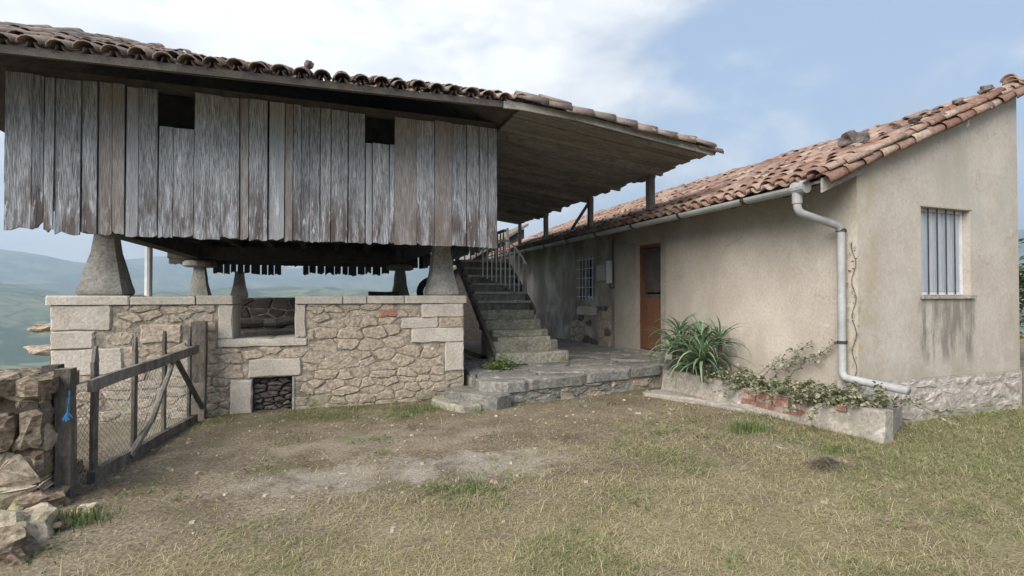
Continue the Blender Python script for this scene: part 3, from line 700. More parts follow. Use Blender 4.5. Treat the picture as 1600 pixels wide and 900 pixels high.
# roof deck
def slab_roof(x0, x1, y0, y1, th):
    return MB().prism([(x0, y0, zr(x0)-th), (x1, y0, zr(x1)-th), (x1, y1, zr(x1)-th), (x0, y1, zr(x0)-th)], [(x0, y0, zr(x0)), (x1, y0, zr(x1)), (x1, y1, zr(x1)), (x0, y1, zr(x0))])
OX = 5.42
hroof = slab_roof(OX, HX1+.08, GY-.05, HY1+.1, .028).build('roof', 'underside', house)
for i in range(14):
    y = GY+.45+i*.9; MB().prism([(OX+.06, y, zr(OX+.06)-.13), (HX-.002, y, zr(HX)-.15), (HX-.002, y+.09, zr(HX)-.15), (OX+.06, y+.09, zr(OX+.06)-.13)],
                               [(OX+.06, y, zr(OX+.06)-.032), (HX-.002, y, zr(HX)-.032), (HX-.002, y+.09, zr(HX)-.032), (OX+.06, y+.09, zr(OX+.06)-.032)]).build('rafter', 'grey_wood', hroof)
for k, (zz, yy) in enumerate(((0, GY-.052),)):   # verge boards
    a, b = OX-.02, HX+.12
    MB().prism([(a, yy-.03, zr(a)-.14), (b, yy-.03, zr(b)-.12), (b, yy-.03, zr(b)+.03), (a, yy-.03, zr(a)+.03)], [(a, yy-.001, zr(a)-.14), (b, yy-.001, zr(b)-.12), (b, yy-.001, zr(b)+.03), (a, yy-.001, zr(a)+.03)]).build('verge_board', 'pale_wood', hroof)
rnd = random.Random(17); bulk = Bulk(); pans = Bulk()
S = Vector((1, 0, .404)).normalized(); E = -VY; N = E.cross(S)
if N.z < 0: E = VY; N = E.cross(S)
B = frame(E, S, N)
i = 0; y = GY-.02
while y < HY1+.05:
    cj = rnd.uniform(-.02, .02); sag = .03*mn.noise(Vector((y*.7, 0, 0)))
    for r in range(12):
        X = OX-.10+r*.335*S.x+cj; loc = Vector((X, y+.012*mn.noise(Vector((X, y, 2))), zr(X)+.075+sag+(.02 if r else .0)+rnd.uniform(-.014, .014))); M3 = B @ jitter(rnd, .065)
        if X > HX1-.15: break
        if i < 25: put_tile(hroof, 'tile', M3, loc)
        else: bulk.add(TV, TF, M3, loc)
        pans.add(PV, PF, B @ jitter(rnd, .03), Vector((X-.03, y+.115, zr(X)+.03+sag)))
    y += .228; i += 1
# verge tiles along the gable, one course lying over another
for r in range(13):
    X = OX-.04+r*.32*S.x
    if X > HX1+.05: break
    put_tile(hroof, 'tile', B @ Matrix.Rotation(.5 if B.col[0].y < 0 else -.5, 3, 'Y') @ jitter(rnd, .05), Vector((X, GY-.10, zr(X)+.0+rnd.uniform(-.01, .01))))
    put_tile(hroof, 'tile', B @ jitter(rnd, .06), Vector((X+.05, GY-.06, zr(X)+.10+rnd.uniform(-.012, .012))))
for k in range(3): put_tile(hroof, 'tile', frame(E, VX, VZ) @ jitter(rnd, .1), Vector((HX1-.22, GY-.06+k*.02, zr(HX1)+.05+.05*k)))
bulk.build('far_tiles', 'tile', hroof); pans.build('pan_tiles', 'tile', hroof)
# stones weighing the tiles down
def roof_pos(px, py, up=.12):
    d = ray(px, py); # intersect with plane z = zr(x)+up
    t = (3.20-.404*HX+up-EYE)/(d.z-.404*d.x); return d*t+Vector((0, 0, EYE))
bp = Vector((6.62, 5.0, 0)); 
d = ray(1337, 190); t = 6.75/d.x; bp = Vector((6.75, d.y*t, zr(6.75)+.24))
setp(MB().blob(bp, (.15, .13, .12), seed=8, rough=.35).build('boulder', 'dark_stone'), 'large grey boulder weighing down the house roof tiles', 'stone', 'stones on the house roof')
for i, (px, s) in enumerate(((1405, .05), (1432, .065), (1466, .045), (1500, .06), (1545, .075))):
    d = ray(px, 160); yv = GY+.16; X = d.x*yv/d.y
    setp(MB().blob((X, yv, zr(X)+.20), (s*1.1, s, s*.7), seed=20+i, rough=.35).build('stone', 'dark_stone'), 'small dark stone holding the edge tiles above the gable', 'stone', 'stones along the gable edge')
# gutter and downpipe
GXc, GZc = OX-.07, zr(OX)-.035
gut = MB(); n = 9; Lg = [GY+.12, HY1]
rings = []
for yy in Lg:
    rings.append([Vector((GXc+.075*math.cos(a), yy, GZc+.075*math.sin(a))) for a in [math.pi+math.pi*k/(n-1) for k in range(n)]] + [Vector((GXc+.066*math.cos(a), yy, GZc+.066*math.sin(a))) for a in [2*math.pi-math.pi*k/(n-1) for k in range(n)]])
gut.prism(rings[0], rings[1]); go = gut.build('gutter', 'pipe', house, smooth=False)
MB().prism([Vector((GXc+.08*math.cos(2*math.pi*k/14), GY+.09, GZc-.012+.08*math.sin(2*math.pi*k/14))) for k in range(14)], [Vector((GXc+.08*math.cos(2*math.pi*k/14), GY+.26, GZc-.012+.08*math.sin(2*math.pi*k/14))) for k in range(14)]).build('end_cap', 'pipe', go)
for k in range(9):
    yy = GY+1.0+k*1.35
    MB().prism([Vector((GXc+.083*math.cos(a), yy, GZc+.083*math.sin(a))) for a in [math.pi+math.pi*q/8 for q in range(9)]], [Vector((GXc+.083*math.cos(a), yy+.06, GZc+.083*math.sin(a))) for a in [math.pi+math.pi*q/8 for q in range(9)]]).build('bracket', 'iron', go)
def bend(pts, r=.09, n=5):
    pts = [Vector(p) for p in pts]; out = [pts[0]]
    for i in range(1, len(pts)-1):
        a = pts[i]+(pts[i-1]-pts[i]).normalized()*r; b = pts[i]+(pts[i+1]-pts[i]).normalized()*r
        for k in range(n+1):
            t = k/n; out.append(a*(1-t)**2+pts[i]*2*t*(1-t)+b*t*t)
    return out+[pts[-1]]
PXX = HX-.085; PYY = GY+.14; g0 = GY+.22
pp = bend([(GXc, g0, GZc-.07), (GXc, g0, GZc-.30), (PXX, PYY, GZc-.46), (PXX, PYY, .585), (PXX, 3.80, .555)])
dp = MB().tube(pp, .047, 12).build('downpipe', 'pipe', house, smooth=True)
MB().tube([(GXc, g0, GZc-.06), (GXc, g0, GZc-.20)], .058, 12).build('collar', 'pipe', dp)
for zz in (2.40, 1.02): MB().tube([(PXX, PYY, zz-.018), (PXX, PYY, zz+.018)], .054, 12).build('clamp', 'iron', dp); MB().beam((PXX, PYY, zz), (HX+.0, PYY, zz), .02, .03).build('clamp_arm', 'iron', dp)
# gable window with metal shutter
win = MB().box((GX0+.002, GY+.125, GZ0+.002), (GX1-.002, GY+.147, GZ1-.002)).build('window', 'dark_room', house)
fw = MB()
for a, b in (((GX0+.004, GZ0+.004), (GX0+.045, GZ1-.004)), ((GX1-.045, GZ0+.004), (GX1-.004, GZ1-.004)), ((GX0+.046, GZ1-.045), (GX1-.046, GZ1-.004)), ((GX0+.046, GZ0+.004), (GX1-.046, GZ0+.04))): fw.box((a[0], GY+.085, a[1]), (b[0], GY+.124, b[1]))
fw.build('window_frame', 'white_metal', win)
nslat = 5; wsl = (GX1-GX0-.10)/nslat
for k in range(nslat): a = GX0+.05+k*wsl; MB().box((a+.012, GY+.095, GZ0+.045), (a+wsl-.012, GY+.120, GZ1-.05)).build('shutter_slat', 'shutter', win)
for k in range(1, nslat): a = GX0+.05+k*wsl; MB().tube([(a, GY+.05, GZ0+.01), (a, GY+.05, GZ1-.004)], .009, 8).build('iron_bar', 'iron', win)
MB().box((GX0-.03, GY-.045, GZ0-.045), (GX1+.05, GY+.083, GZ0-.001)).build('sill', 'concrete', win)
MB().box((GX0-.03, GY-.012, GZ1+.001), (GX1+.04, GY+.08, GZ1+.02)).build('lintel', 'jamb_plaster', win)
# door on the facade: brown lower leaf shut, upper leaf open
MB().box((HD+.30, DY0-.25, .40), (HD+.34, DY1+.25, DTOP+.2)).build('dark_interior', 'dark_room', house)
door = MB().box((HD+.14, DY0+.062, .46), (HD+.185, DY1-.062, 1.60)).build('door', 'door_wood', house)
for k in range(4):
    a = DY0+.07+k*(DY1-DY0-.14)/4; MB().box((HD+.128, a+.004, .48), (HD+.139, a+(DY1-DY0-.14)/4-.004, 1.585)).build('door_board', 'door_wood', door)
MB().box((HD+.115, DY0+.07, 1.56), (HD+.127, DY1-.07, 1.62)).build('ledge', 'dark_wood', door)
MB().box((HD+.2, DY0+.063, 1.66), (HD+.235, DY1-.063, DTOP-.07)).build('opening_shade', 'dark_wood', door)  # dark panel filling the open upper half, stands for the unlit room
MB().tube([(HD+.10, DY0+.14, 1.38), (HD+.10, DY0+.14, 1.48)], .012, 8).build('handle', 'iron', door)
fr_ = MB(); fr_.box((HD+.10, DY0+.002, .445), (HD+.20, DY0+.06, DTOP-.002)); fr_.box((HD+.10, DY1-.06, .445), (HD+.20, DY1-.002, DTOP-.002)); fr_.box((HD+.10, DY0+.062, DTOP-.06), (HD+.20, DY1-.062, DTOP-.002)); fr_.build('door_frame', 'door_wood', door)
MB().box((HD-.035, DY1+.004, .38), (HD-.001, DY1+.82, 2.72)).build('door_jamb', 'jamb_plaster', house)
MB().box((HD-.025, DY0-.34, .38), (HD-.001, DY0-.004, 3.0)).build('door_jamb', 'jamb_plaster', house)
MB().box((HD-.22, DY0-.2, .33), (HD+.10, DY1+.3, .438)).build('threshold', 'concrete', house)
# barred window
w2 = MB().box((HD+.22, WYa+.002, WZa+.002), (HD+.24, WYb-.002, WZb-.002)).build('window', 'glass_dark', house)
f2 = MB()
for a, b, c, d in ((WYa+.003, WZa+.003, WYa+.05, WZb-.003), (WYb-.05, WZa+.003, WYb-.003, WZb-.003), (WYa+.052, WZa+.003, WYb-.052, WZa+.05), (WYa+.052, WZb-.05, WYb-.052, WZb-.003), ((WYa+WYb)/2-.03, WZa+.052, (WYa+WYb)/2+.03, WZb-.052)): f2.box((HD+.16, a, b), (HD+.218, c, d))
f2.build('window_frame', 'white_metal', w2)
for k in range(5): yy = WYa+.06+k*(WYb-WYa-.12)/4; MB().tube([(HD-.03, yy, WZa-.03), (HD-.03, yy, WZb+.03)], .013, 6).build('window_bar', 'white_metal', w2)
for k in range(5): zz = WZa+.06+k*(WZb-WZa-.12)/4; MB().tube([(HD-.052, WYa-.04, zz), (HD-.052, WYb+.04, zz)], .011, 6).build('window_bar', 'white_metal', w2)
# bare stones under the window where the plaster has gone
def bare(c): return mn.noise(Vector((c[0]*1.4, c[1]*2.0, 4.7))) > -.28
rubble(house, Vector((HD+.0, 12.6, .36)), -VY, VZ, -VX, 2.1, .98, .30, .17, ['stone', 'stone', 'dark_stone'], 44, gap=.008, depth=.02, proud=.012, pj=.006, keep=lambda c: bare(c) and not (c[0] < .5 and c[1] > .6))
stone_mb([(0, 0), (1.0, 0), (1.0, .24), (0, .24)], Vector((HD, 12.15, 1.08)), -VY, VZ, -VX, .004, .03, .05, random.Random(2), rough=.008).build('sill_stone', 'cut_stone', house)
MB().box((HD-.12, 10.58, 1.95), (HD-.037, 10.96, 2.32)).build('meter_box', 'meter', house)
MB().box((HD-.10, 10.37, 1.88), (HD-.037, 10.54, 2.40)).build('meter_box', 'white_metal', house)
MB().tube(bend([(HD-.06, 10.45, 1.88), (HD-.06, 10.45, 1.78), (HD-.06, 10.25, 1.75), (HD-.06, 10.31, 2.4), (HD-.05, 10.31, 3.0)]), .012, 6).build('cable', 'iron', house)

# ================================================================== TERRACE AND STAIRS
TZ = .36
ter = thing('stone_terrace', 'low raised terrace of worn grey flagstones before the house door', 'terrace', (4.2, 8, 0))
out2 = [(2.18, 7.12), (2.42, 6.98), (3.4, 7.12), (4.4, 7.30), (5.32, 7.46), (6.05, 7.5), (6.05, 13.0), (2.75, 13.0), (2.75, 8.6), (2.10, 8.0)]
mb = MB(); ring = [(a+(.05 if i < 5 else 0), b+(.06 if i < 5 else 0)) for i, (a, b) in enumerate(out2)]
mb.prism([(a, b, -.3) for a, b in ring], [(a, b, TZ-.05) for a, b in ring]); mb.build('base', 'mortar', ter)
rnd = random.Random(61); front = out2[:5]
sl = []
for poly in cells(3.95, 2.4, .78, .52, rnd, jit=.3):
    pts = [(2.1+a, 6.95+b) for a, b in poly]
    for i in range(4):       # clip by the front line
        a, b = Vector(front[i]), Vector(front[i+1]); nrm = Vector(((b-a).y, -(b-a).x)); pts = clip(pts, a, nrm)
        if len(pts) < 3: break
    if len(pts) < 3: continue
    pts = clip(pts, (2.12, 7.6), (-1, .05))
    if len(pts) < 3 or abs(area(pts)) < .02: continue
    c = cen(pts); zz = TZ+.05*(c[1]-7.2)/2+.025*(c[0]-4)/2
    stone_mb(pts, Vector((0, 0, zz)), VX, VY, VZ, .008, .155, 0, rnd, bulge=.008, rough=.016, bev=.02).build('flagstone', 'slab', ter)
MB().prism([(a, b, 0.1) for a, b in ((2.9, 9.34), (6.05, 9.34), (6.25, 12.9), (2.9, 12.9))], [(a, b, TZ+.055) for a, b in ((2.9, 9.34), (6.05, 9.34), (6.05, 12.9), (2.9, 12.9))]).build('paving', 'slab', ter)
# rubble in the face below the flags
for i in range(4):
    a, b = Vector((*front[i], 0)), Vector((*front[i+1], 0)); U = (b-a).normalized(); N = Vector((U.y, -U.x, 0))
    rubble(ter, a+N*-.05-VZ*.06, U, VZ, N, (b-a).length, .26, .26, .11, ['slab', 'stone', 'stone'] if i > 1 else 'slab', 70+i, gap=.008, depth=.1, proud=.012, pj=.02)
# two low steps at its left corner
def step_slab(pts, z0, z1, parent, m='slab', seed=0, name='step'):
    return stone_mb(pts, Vector((0, 0, z1)), VX, VY, VZ, .003, z1-z0, 0, random.Random(seed), bulge=.006, rough=.014, bev=.02).build(name, m, parent)
A1 = at_z(697, 590, .22); A2 = at_z(775, 632, .03)
step_slab([(1.62, 7.42), (2.18, 6.72), (2.52, 6.92), (2.12, 7.5), (2.05, 7.76), (1.72, 7.70)], -.1, .20, ter, seed=1)
step_slab([(1.42, 7.36), (1.72, 6.78), (2.06, 6.84), (1.63, 7.38), (1.68, 7.66), (1.5, 7.66)], -.1, .09, ter, 'step_stone', seed=2)

SX0, SX1, SY0 = 2.8, 3.98, 8.45
st = thing('outside_staircase', 'old stone and timber staircase climbing from the terrace to the granary', 'staircase', (3.4, 8.5, TZ))
rise, run = .182, .275; NS = 11
for k in range(NS):
    y0 = SY0+k*run; z = TZ+.04+(k+1)*rise; rr = random.Random(k)
    if k < 5:
        w0, w1 = SX0+.05-.1*(k == 0)+rr.uniform(-.04, .04), SX1+.18*(k < 1)+.1*(k == 1)+rr.uniform(-.04, .04)
        step_slab([(w0, y0), (w1, y0+rr.uniform(-.03, .03)), (w1, y0+.5), (w0, y0+.5)], TZ+.03 if k < 2 else z-rise-.03, z, st, 'step_stone', seed=k+10)
    else:
        MB().beam((SX0+.04, y0+.14, z-.025), (SX1-.02, y0+.14, z-.025), .30, .05, jit=.003, seg=3).build('step', 'pale_wood', st)
        MB().beam((SX0+.05, y0+.06, z-.115), (SX1-.03, y0+.06, z-.115), .03, .13).build('riser', 'grey_wood', st)
MB().box((SX0+.1, SY0+.3, .3), (SX1-.06, SY0+5*run, TZ+.04+2.4*rise)).build('masonry', 'step_stone', st)
for xx in (SX0-.01, SX1+.02):
    y1 = SY0+NS*run; a = Vector((xx, SY0+.1 if xx < 3 else SY0+4.5*run, 0)); a.z = TZ+.1+rise*(a.y-SY0)/run-.03; b = Vector((xx, y1, TZ+.1+rise*NS-.05))
    MB().beam(a, b, .06, .13, jit=.006, seg=4).build('stringer', 'fence_wood', st)
LZ = TZ+.04+NS*rise; LY0 = SY0+NS*run
for k in range(5): MB().box((2.37, LY0+.02+k*.24, LZ-.05), (SX1, LY0+.245+k*.24, LZ-.012)).build('landing_board', 'grey_wood', st)
for xx, yy in ((SX1-.06, LY0+.15), (SX1-.06, LY0+1.1), (2.75, LY0+1.1)): MB().beam((xx, yy, TZ+.05), (xx, yy, LZ-.052), .1, .1, up=VY).build('post', 'dark_wood', st)
# balustrade: newel, handrail, balusters
n0 = Vector((SX1+.0, SY0+6.3*run, TZ+.04+6.3*rise)); n1 = Vector((SX1+.0, LY0+.02, LZ))
MB().beam(n0-VZ*.1, n0+VZ*.72, .065, .065, up=VY).build('newel_post', 'pale_wood', st)
def arch(px, py):
    t = (px-757)/(822-757); p = Vector((3.16+.82*t, 10.58-.40*t, 0)); p.z = EYE+(461-py)/800*p.dot(FW); return p
AR = [(755, 392), (768, 383), (783, 376), (797, 376), (808, 388), (818, 402), (824, 414)]
for a_, b_ in zip(AR[:-1], AR[1:]): MB().beam(arch(*a_), arch(*b_), .04, .04).build('gate_rail', 'white_metal', st)
for k in range(10):
    px_ = 757+k*6.9; yt = np.interp(px_, [q[0] for q in AR], [q[1] for q in AR]); yb = np.interp(px_, [755, 790, 822], [432, 446, 466])
    MB().beam(arch(px_, yb), arch(px_, yt), .022, .022, up=VY).build('gate_bar', 'white_metal', st)
for a_, b_ in (((755, 434), (790, 448)), ((790, 448), (822, 466))): MB().beam(arch(*a_), arch(*b_), .03, .03).build('gate_rail', 'grey_wood', st)
c2 = Vector((SX1, LY0+1.15, LZ)); c3 = Vector((2.45, LY0+1.15, LZ))
MB().beam(n1+VZ*.74+Vector((0, .0, .0)), c2+VZ*.74, .08, .05).build('handrail', 'pale_wood', st); MB().beam(c2+VZ*.74, c3+VZ*.74, .08, .05).build('handrail', 'dark_wood', st)
for k in range(5): p = n1.lerp(c2, (k+.5)/5); MB().beam(p-VZ*.03, p+VZ*.72, .028, .028, up=VY).build('baluster', 'pale_wood', st)
for k in range(10): p = c2.lerp(c3, (k+.5)/10); MB().beam(p-VZ*.03, p+VZ*.72, .028, .028, up=VY).build('baluster', 'grey_wood', st)

# ================================================================== PLANTER AND PLANTS
pln = thing('planter', 'low cracked concrete planter wall with exposed red brick along the house', 'planter', (5.6, 5.3, 0))
a0, a1 = Vector((5.36, 7.30, 0)), Vector((5.68, 3.84, 0)); U = (a1-a0).normalized(); NRM = Vector((U.y, -U.x, 0))
if NRM.x > 0: NRM = -NRM
Lp = (a1-a0).length; rnd = random.Random(3)
# front wall as a lumpy strip with its rendered face broken away in the middle
def pl_top(s): return .345+.012*mn.noise(Vector((s*3, 0, 9)))-(.05 if 1.55 < s < 3.0 else 0)*1.0
mb = MB(); nseg = 46; zz = 6
prof = []
for i in range(nseg+1):
    s = Lp*i/nseg; top = pl_top(s); base_p = a0+U*s; row = []
    for j in range(zz+1):
        z = -.2+(top+.2)*j/zz; o = .012*mn.noise(Vector((s*6, z*9, 1)))+.02*mn.noise(Vector((s*1.7, z*3, 5)))+(.05*(1-(z/.34))**2 if z < .34 else 0)
        if 1.55 < s < 2.5 and z > .05: o -= .03
        row.append(base_p+NRM*o+VZ*z)
    row.append(base_p-NRM*.13+VZ*top); row.append(base_p-NRM*.13-VZ*.1); prof.append(row)
m_ = len(prof[0])
for row in prof: mb.v += [tuple(p) for p in row]
for i in range(nseg):
    for j in range(m_-1): mb.f.append((i*m_+j, (i+1)*m_+j, (i+1)*m_+j+1, i*m_+j+1))
mb.f += [tuple(range(m_-1, -1, -1)), tuple(nseg*m_+k for k in range(m_))]
mb.build('wall', 'concrete', pln)
s = 1.60
while s < 2.40:
    for row, z0 in enumerate((.075, .155, .235)):
        f = lambda a, z, o: a0+U*a+NRM*o+VZ*z; e = s+.235; h1 = min(z0+.077, pl_top(s)-.012)
        oo = random.Random(int(s*100)+row).uniform(-.004, .004)+.014*(2-row)*.6
        MB().prism([f(s+.012*row, z0, -.06), f(e, z0, -.06), f(e, h1, -.06), f(s+.012*row, h1, -.06)], [f(s+.012*row, z0, .004+oo), f(e, z0, .004+oo), f(e, h1, .004+oo), f(s+.012*row, h1, .004+oo)]).build('brick', 'brick', pln)
    s += .245
for s, z0 in ((2.95, .26),): f = lambda a, z, o: a0+U*a+NRM*o+VZ*z; MB().prism([f(s, z0, -.06), f(s+.12, z0, -.06), f(s+.12, z0+.06, -.06), f(s, z0+.06, -.06)], [f(s, z0, .035), f(s+.12, z0, .035), f(s+.12, z0+.06, .035), f(s, z0+.06, .035)]).build('brick', 'brick', pln)
e0 = a1; MB().prism([(e0.x, e0.y+.002, -.2), (6.62, GY-.14, -.2), (6.56, GY-.035, -.2), (e0.x+.1, e0.y+.13, -.2)], [(e0.x+.02, e0.y+.002, .33), (6.62, GY-.14, .25), (6.56, GY-.035, .25), (e0.x+.12, e0.y+.13, .33)]).build('end_wall', 'concrete', pln)
MB().prism([(a0.x+.12, a0.y, .0), (a1.x+.12, a1.y+.14, .0), (HX+.45, GY-.04, .0), (HX-.03, GY-.03, .0), (HX-.002, a0.y, .0)], [(a0.x+.12, a0.y, .30), (a1.x+.12, a1.y+.14, .29), (HX+.45, GY-.04, .25), (HX-.03, GY-.03, .30), (HX-.002, a0.y, .32)]).build('soil', 'soil', pln)
# apron of broken concrete in front of the planter's upper end
apr = [(4.75, 7.15), (5.1, 6.3), (5.35, 5.5), (5.44, 5.45), (5.37, 7.2)]
ap = [(p[0], p[1]) for p in apr]
setp(stone_mb(ap, Vector((0, 0, .045)), VX, VY, VZ, .004, .2, 0, random.Random(4), rough=.03, bulge=.02, bev=.05).build('path', 'concrete'), 'broken concrete apron at the foot of the planter', kind='structure')

# aloe
def leaf_mesh(seed):
    rnd = random.Random(seed); n = 9; L = 1.0; vs = []; fs = []; x = z = 0; ang = R(rnd.uniform(62, 80)); droop = rnd.uniform(.75, 1.35)
    for i in range(n+1):
        t = i/n; w = .025*(1-t**1.6)*(.75+.6*min(1, t*4)*(1-t*.5))+.0012
        px_, pz = -math.sin(ang), math.cos(ang)
        for s_, dz in ((-1, .35), (0, -.25), (1, .35)): vs.append((x+px_*dz*w, s_*w, z+pz*dz*w))
        x += math.cos(ang)*L/n; z += math.sin(ang)*L/n; ang -= droop*(.4+1.4*t)/n*1.6
    for i in range(n):
        for k in range(2): fs.append((i*3+k, i*3+k+1, i*3+3+k+1, i*3+3+k))
    me = bpy.data.meshes.new('leaf'); me.from_pydata(vs, [], fs); me.update(); me.materials.append(MATS['aloe'])
    for p in me.polygons: p.use_smooth = True
    return me
LM = [leaf_mesh(i) for i in range(9)]
alo = thing('aloe_plant', 'large spiky green aloe clump growing beside the house door', 'plant', (5.66, 6.85, .30))
rnd = random.Random(77)
for (cx, cy, cz, sc_, nl) in ((5.44, 6.42, .60, .84, 56), (5.72, 6.75, .80, .80, 52), (5.48, 6.98, .70, .80, 48), (5.62, 7.35, .60, .74, 36), (5.46, 6.68, .46, .78, 44), (5.74, 6.4, .86, .66, 28), (5.58, 7.15, .95, .66, 28)):
    MB().tube([(cx, cy, .27), (cx+rnd.uniform(-.03, .03), cy, cz)], .035, 8).build('stem', 'bark', alo)
    for k in range(nl):
        az = k*2.39996+rnd.uniform(-.2, .2); tilt = -R(78)*(1-(k/nl))**1.1+R(8)+rnd.uniform(-.14, .14); s_ = .88*sc_*rnd.uniform(.75, 1.15)
        if cx+math.cos(az)*s_*.55 > HX-.02: s_ *= .45
        M3 = Matrix.Rotation(az, 3, 'Z') @ Matrix.Rotation(-tilt, 3, 'Y') @ Matrix.Rotation(rnd.uniform(-.25, .25), 3, 'X') @ Matrix.Diagonal((s_, s_*rnd.uniform(.8, 1.1)*1.1, s_))
        link_mesh(LM[rnd.randrange(9)], 'leaf', None, alo, (cx, cy, cz-.02+.06*k/nl), M3.to_4x4())
# ivy and weeds
def leaf_cloud(name, pts, size, m, parent, rnd, fold=.35):
    vs = []; fs = []
    for p in pts:
        s_ = size*rnd.uniform(.6, 1.3); Rm = Matrix.Rotation(rnd.uniform(0, 6.28), 3, 'Z') @ Matrix.Rotation(rnd.uniform(-.9, .9), 3, 'X') @ Matrix.Rotation(rnd.uniform(-.9, .9), 3, 'Y'); i = len(vs)
        for q in ((0, -.5, 0), (.38, -.1, fold*.3), (0, .65, -.05), (-.38, -.1, fold*.3)): vs.append(tuple(Rm @ Vector(q)*s_+Vector(p)))
        fs += [(i, i+1, i+2), (i, i+2, i+3)]
    mb = MB(); mb.v = vs; mb.f = fs; o = mb.build(name, m, parent); o['kind'] = 'stuff'; return o
ivy = thing('ivy_plant', 'trailing variegated ivy spilling over the planter under the downpipe', 'plant', (5.75, 5.2, .3))
rnd = random.Random(12); pts = []; stems = []
for k in range(105):
    s = Lp*rnd.uniform(.26, .97); p = a0+U*s-NRM*rnd.uniform(.02, .34); p.z = pl_top(s)+.0; d = NRM*rnd.uniform(-.3, .9)+U*rnd.uniform(-.6, .6)+VZ*rnd.uniform(.2, 1.15)
    path = [p.copy()]; q = p.copy()
    if q.x > HX-.05 and q.y > GY: continue
    for j in range(rnd.randrange(4, 9)):
        q = q+d*.055; d = d+Vector((rnd.uniform(-.25, .25), rnd.uniform(-.25, .25), -.22+rnd.uniform(-.1, .1))); 
        if q.y > GY-.02: q.x = min(q.x, HX-.03)
        path.append(q.copy())
        for _ in range(7): pts.append(q+Vector((rnd.gauss(0, .028), rnd.gauss(0, .028), rnd.gauss(0, .025))))
    stems.append(path)
for tip in ((5.98, 5.0, .95), (6.0, 4.85, .82), (5.97, 5.15, .75), (6.0, 4.62, 1.0)):       # runners climbing the plaster
    p = Vector((5.85, tip[1]+.75, .34)); path = []
    for j in range(12):
        t = j/11; q = p.lerp(Vector(tip), t)+Vector((0, 0, .12*math.sin(t*3.1)*rnd.uniform(.4, 1))); q.x = min(q.x, HX-.035); path.append(q)
        for _ in range(3+int(5*t)): pts.append(q+Vector((rnd.gauss(-.01, .012), rnd.gauss(0, .035), rnd.gauss(0, .035))))
    stems.append(path)
leaf_cloud('foliage', pts, .052, 'ivy', ivy, rnd)
mb = MB()
for path in stems: mb.tube(path, .0035, 4)
mb.build('stem', 'bark', ivy)
# thin creeper on the downpipe
crp = thing('creeper_plant', 'thin dry creeper clinging to the wall behind the downpipe', 'plant', (6.0, 4.5, .35)); pts = []; path = []
for j in range(26):
    z = .38+j*.075; q = Vector((HX-.02, GY+.03+.03*math.sin(j*1.1), z)); path.append(q)
    if rnd.random() < .8: pts += [q+Vector((-.01, rnd.gauss(0, .03), rnd.gauss(0, .03))) for _ in range(2)]
MB().tube(path, .004, 4).build('stem', 'bark', crp); leaf_cloud('foliage', pts, .035, 'ivy', crp, rnd)

# ================================================================== LEFT DRY STONE WALL, GATE, POSTS
dw = thing('dry_stone_wall', 'rough dry stone wall end beside the wooden gate post', 'stone wall', (-3.2, 4.95, 0))
MB().box((-4.6, 4.80, -.3), (-2.02, 5.25, .90)).build('rubble_core', 'soil', dw)
rubble(dw, Vector((-4.6, 4.80, -.1)), VX, VZ, -VY, 2.62, 1.03, .30, .20, ['stone', 'earthy_stone', 'stone'], 91, gap=.012, depth=.2, proud=.04, pj=.05, bulge=.05, rough=.03, bev=.04)
rubble(dw, Vector((-2.02, 4.80, -.1)), VY, VZ, VX, .45, 1.0, .26, .19, ['stone', 'earthy_stone'], 92, gap=.012, depth=.15, proud=.02, pj=.04, bulge=.04, rough=.03, bev=.04)
rnd = random.Random(15); x = -4.6
while x < -1.98:
    wd = rnd.uniform(.26, .45); e = min(x+wd, -1.93); 
    stone_mb([(x, 4.68), (e, 4.68+rnd.uniform(-.05, .05)), (e, 5.30), (x, 5.30+rnd.uniform(-.04, .04))], Vector((0, 0, 1.02+rnd.uniform(-.04, .03))), VX, VY, VZ, .01, .13, 0, rnd, bulge=.04, rough=.035, bev=.05).build('cap_stone', 'earthy_stone', dw); x = e
for i, (px, py, rx_, ry_, rz_) in enumerate(((60, 795, .17, .14, .09), (20, 845, .20, .16, .12), (95, 745, .13, .10, .08), (30, 760, .16, .13, .12), (85, 830, .08, .07, .04), (135, 800, .06, .05, .03), (5, 880, .14, .12, .10))):
    p = at_z(px, py, .0); setp(MB().blob((p.x, p.y+.06, rz_*.55), (rx_, ry_, rz_), seed=40+i, rough=.4).build('fallen_stone', 'stone' if i % 2 else 'earthy_stone'),
                              ['broad flat stone fallen below the dry wall end', 'thick pale stone lying lowest in the rubble heap', 'angular stone leaning at the gate post foot', 'blocky stone wedged against the dry wall face', 'small stone at the edge of the rubble heap', 'tiny stone alone in the grass near the gate', 'rounded stone at the outer end of the rubble heap'][i], 'stone', 'stones fallen from the dry wall')
p0 = at_z(88, 742, .12); p1 = at_z(160, 690, .3)
setp(MB().tube([p0+Vector((-.1, .1, 0)), p0.lerp(p1, .5)+Vector((-.12, .2, .05)), Vector((-1.92, 4.98, .42))], [.045, .04, .03], 7).build('log', 'wood_log'), 'pale split log leaning on the dry wall by the gate', 'log')
G0, G1 = Vector((-1.93, 5.02, 0)), Vector((-1.56, 7.55, 0))
def gx(px):      # parameter along the gate line for a photo column
    d = ray(px, 500); dx, dy = G1.x-G0.x, G1.y-G0.y; return (G0.y*d.x-G0.x*d.y)/(dx*d.y-dy*d.x)
def gp(px, z): t = gx(px); return G0.lerp(G1, t)+VZ*z
def gz(px, py): t = gx(px); p = G0.lerp(G1, t); dep = p.dot(FW); return EYE+(461-py)/800*dep
GN = Vector((G1.y-G0.y, -(G1.x-G0.x), 0)).normalized()
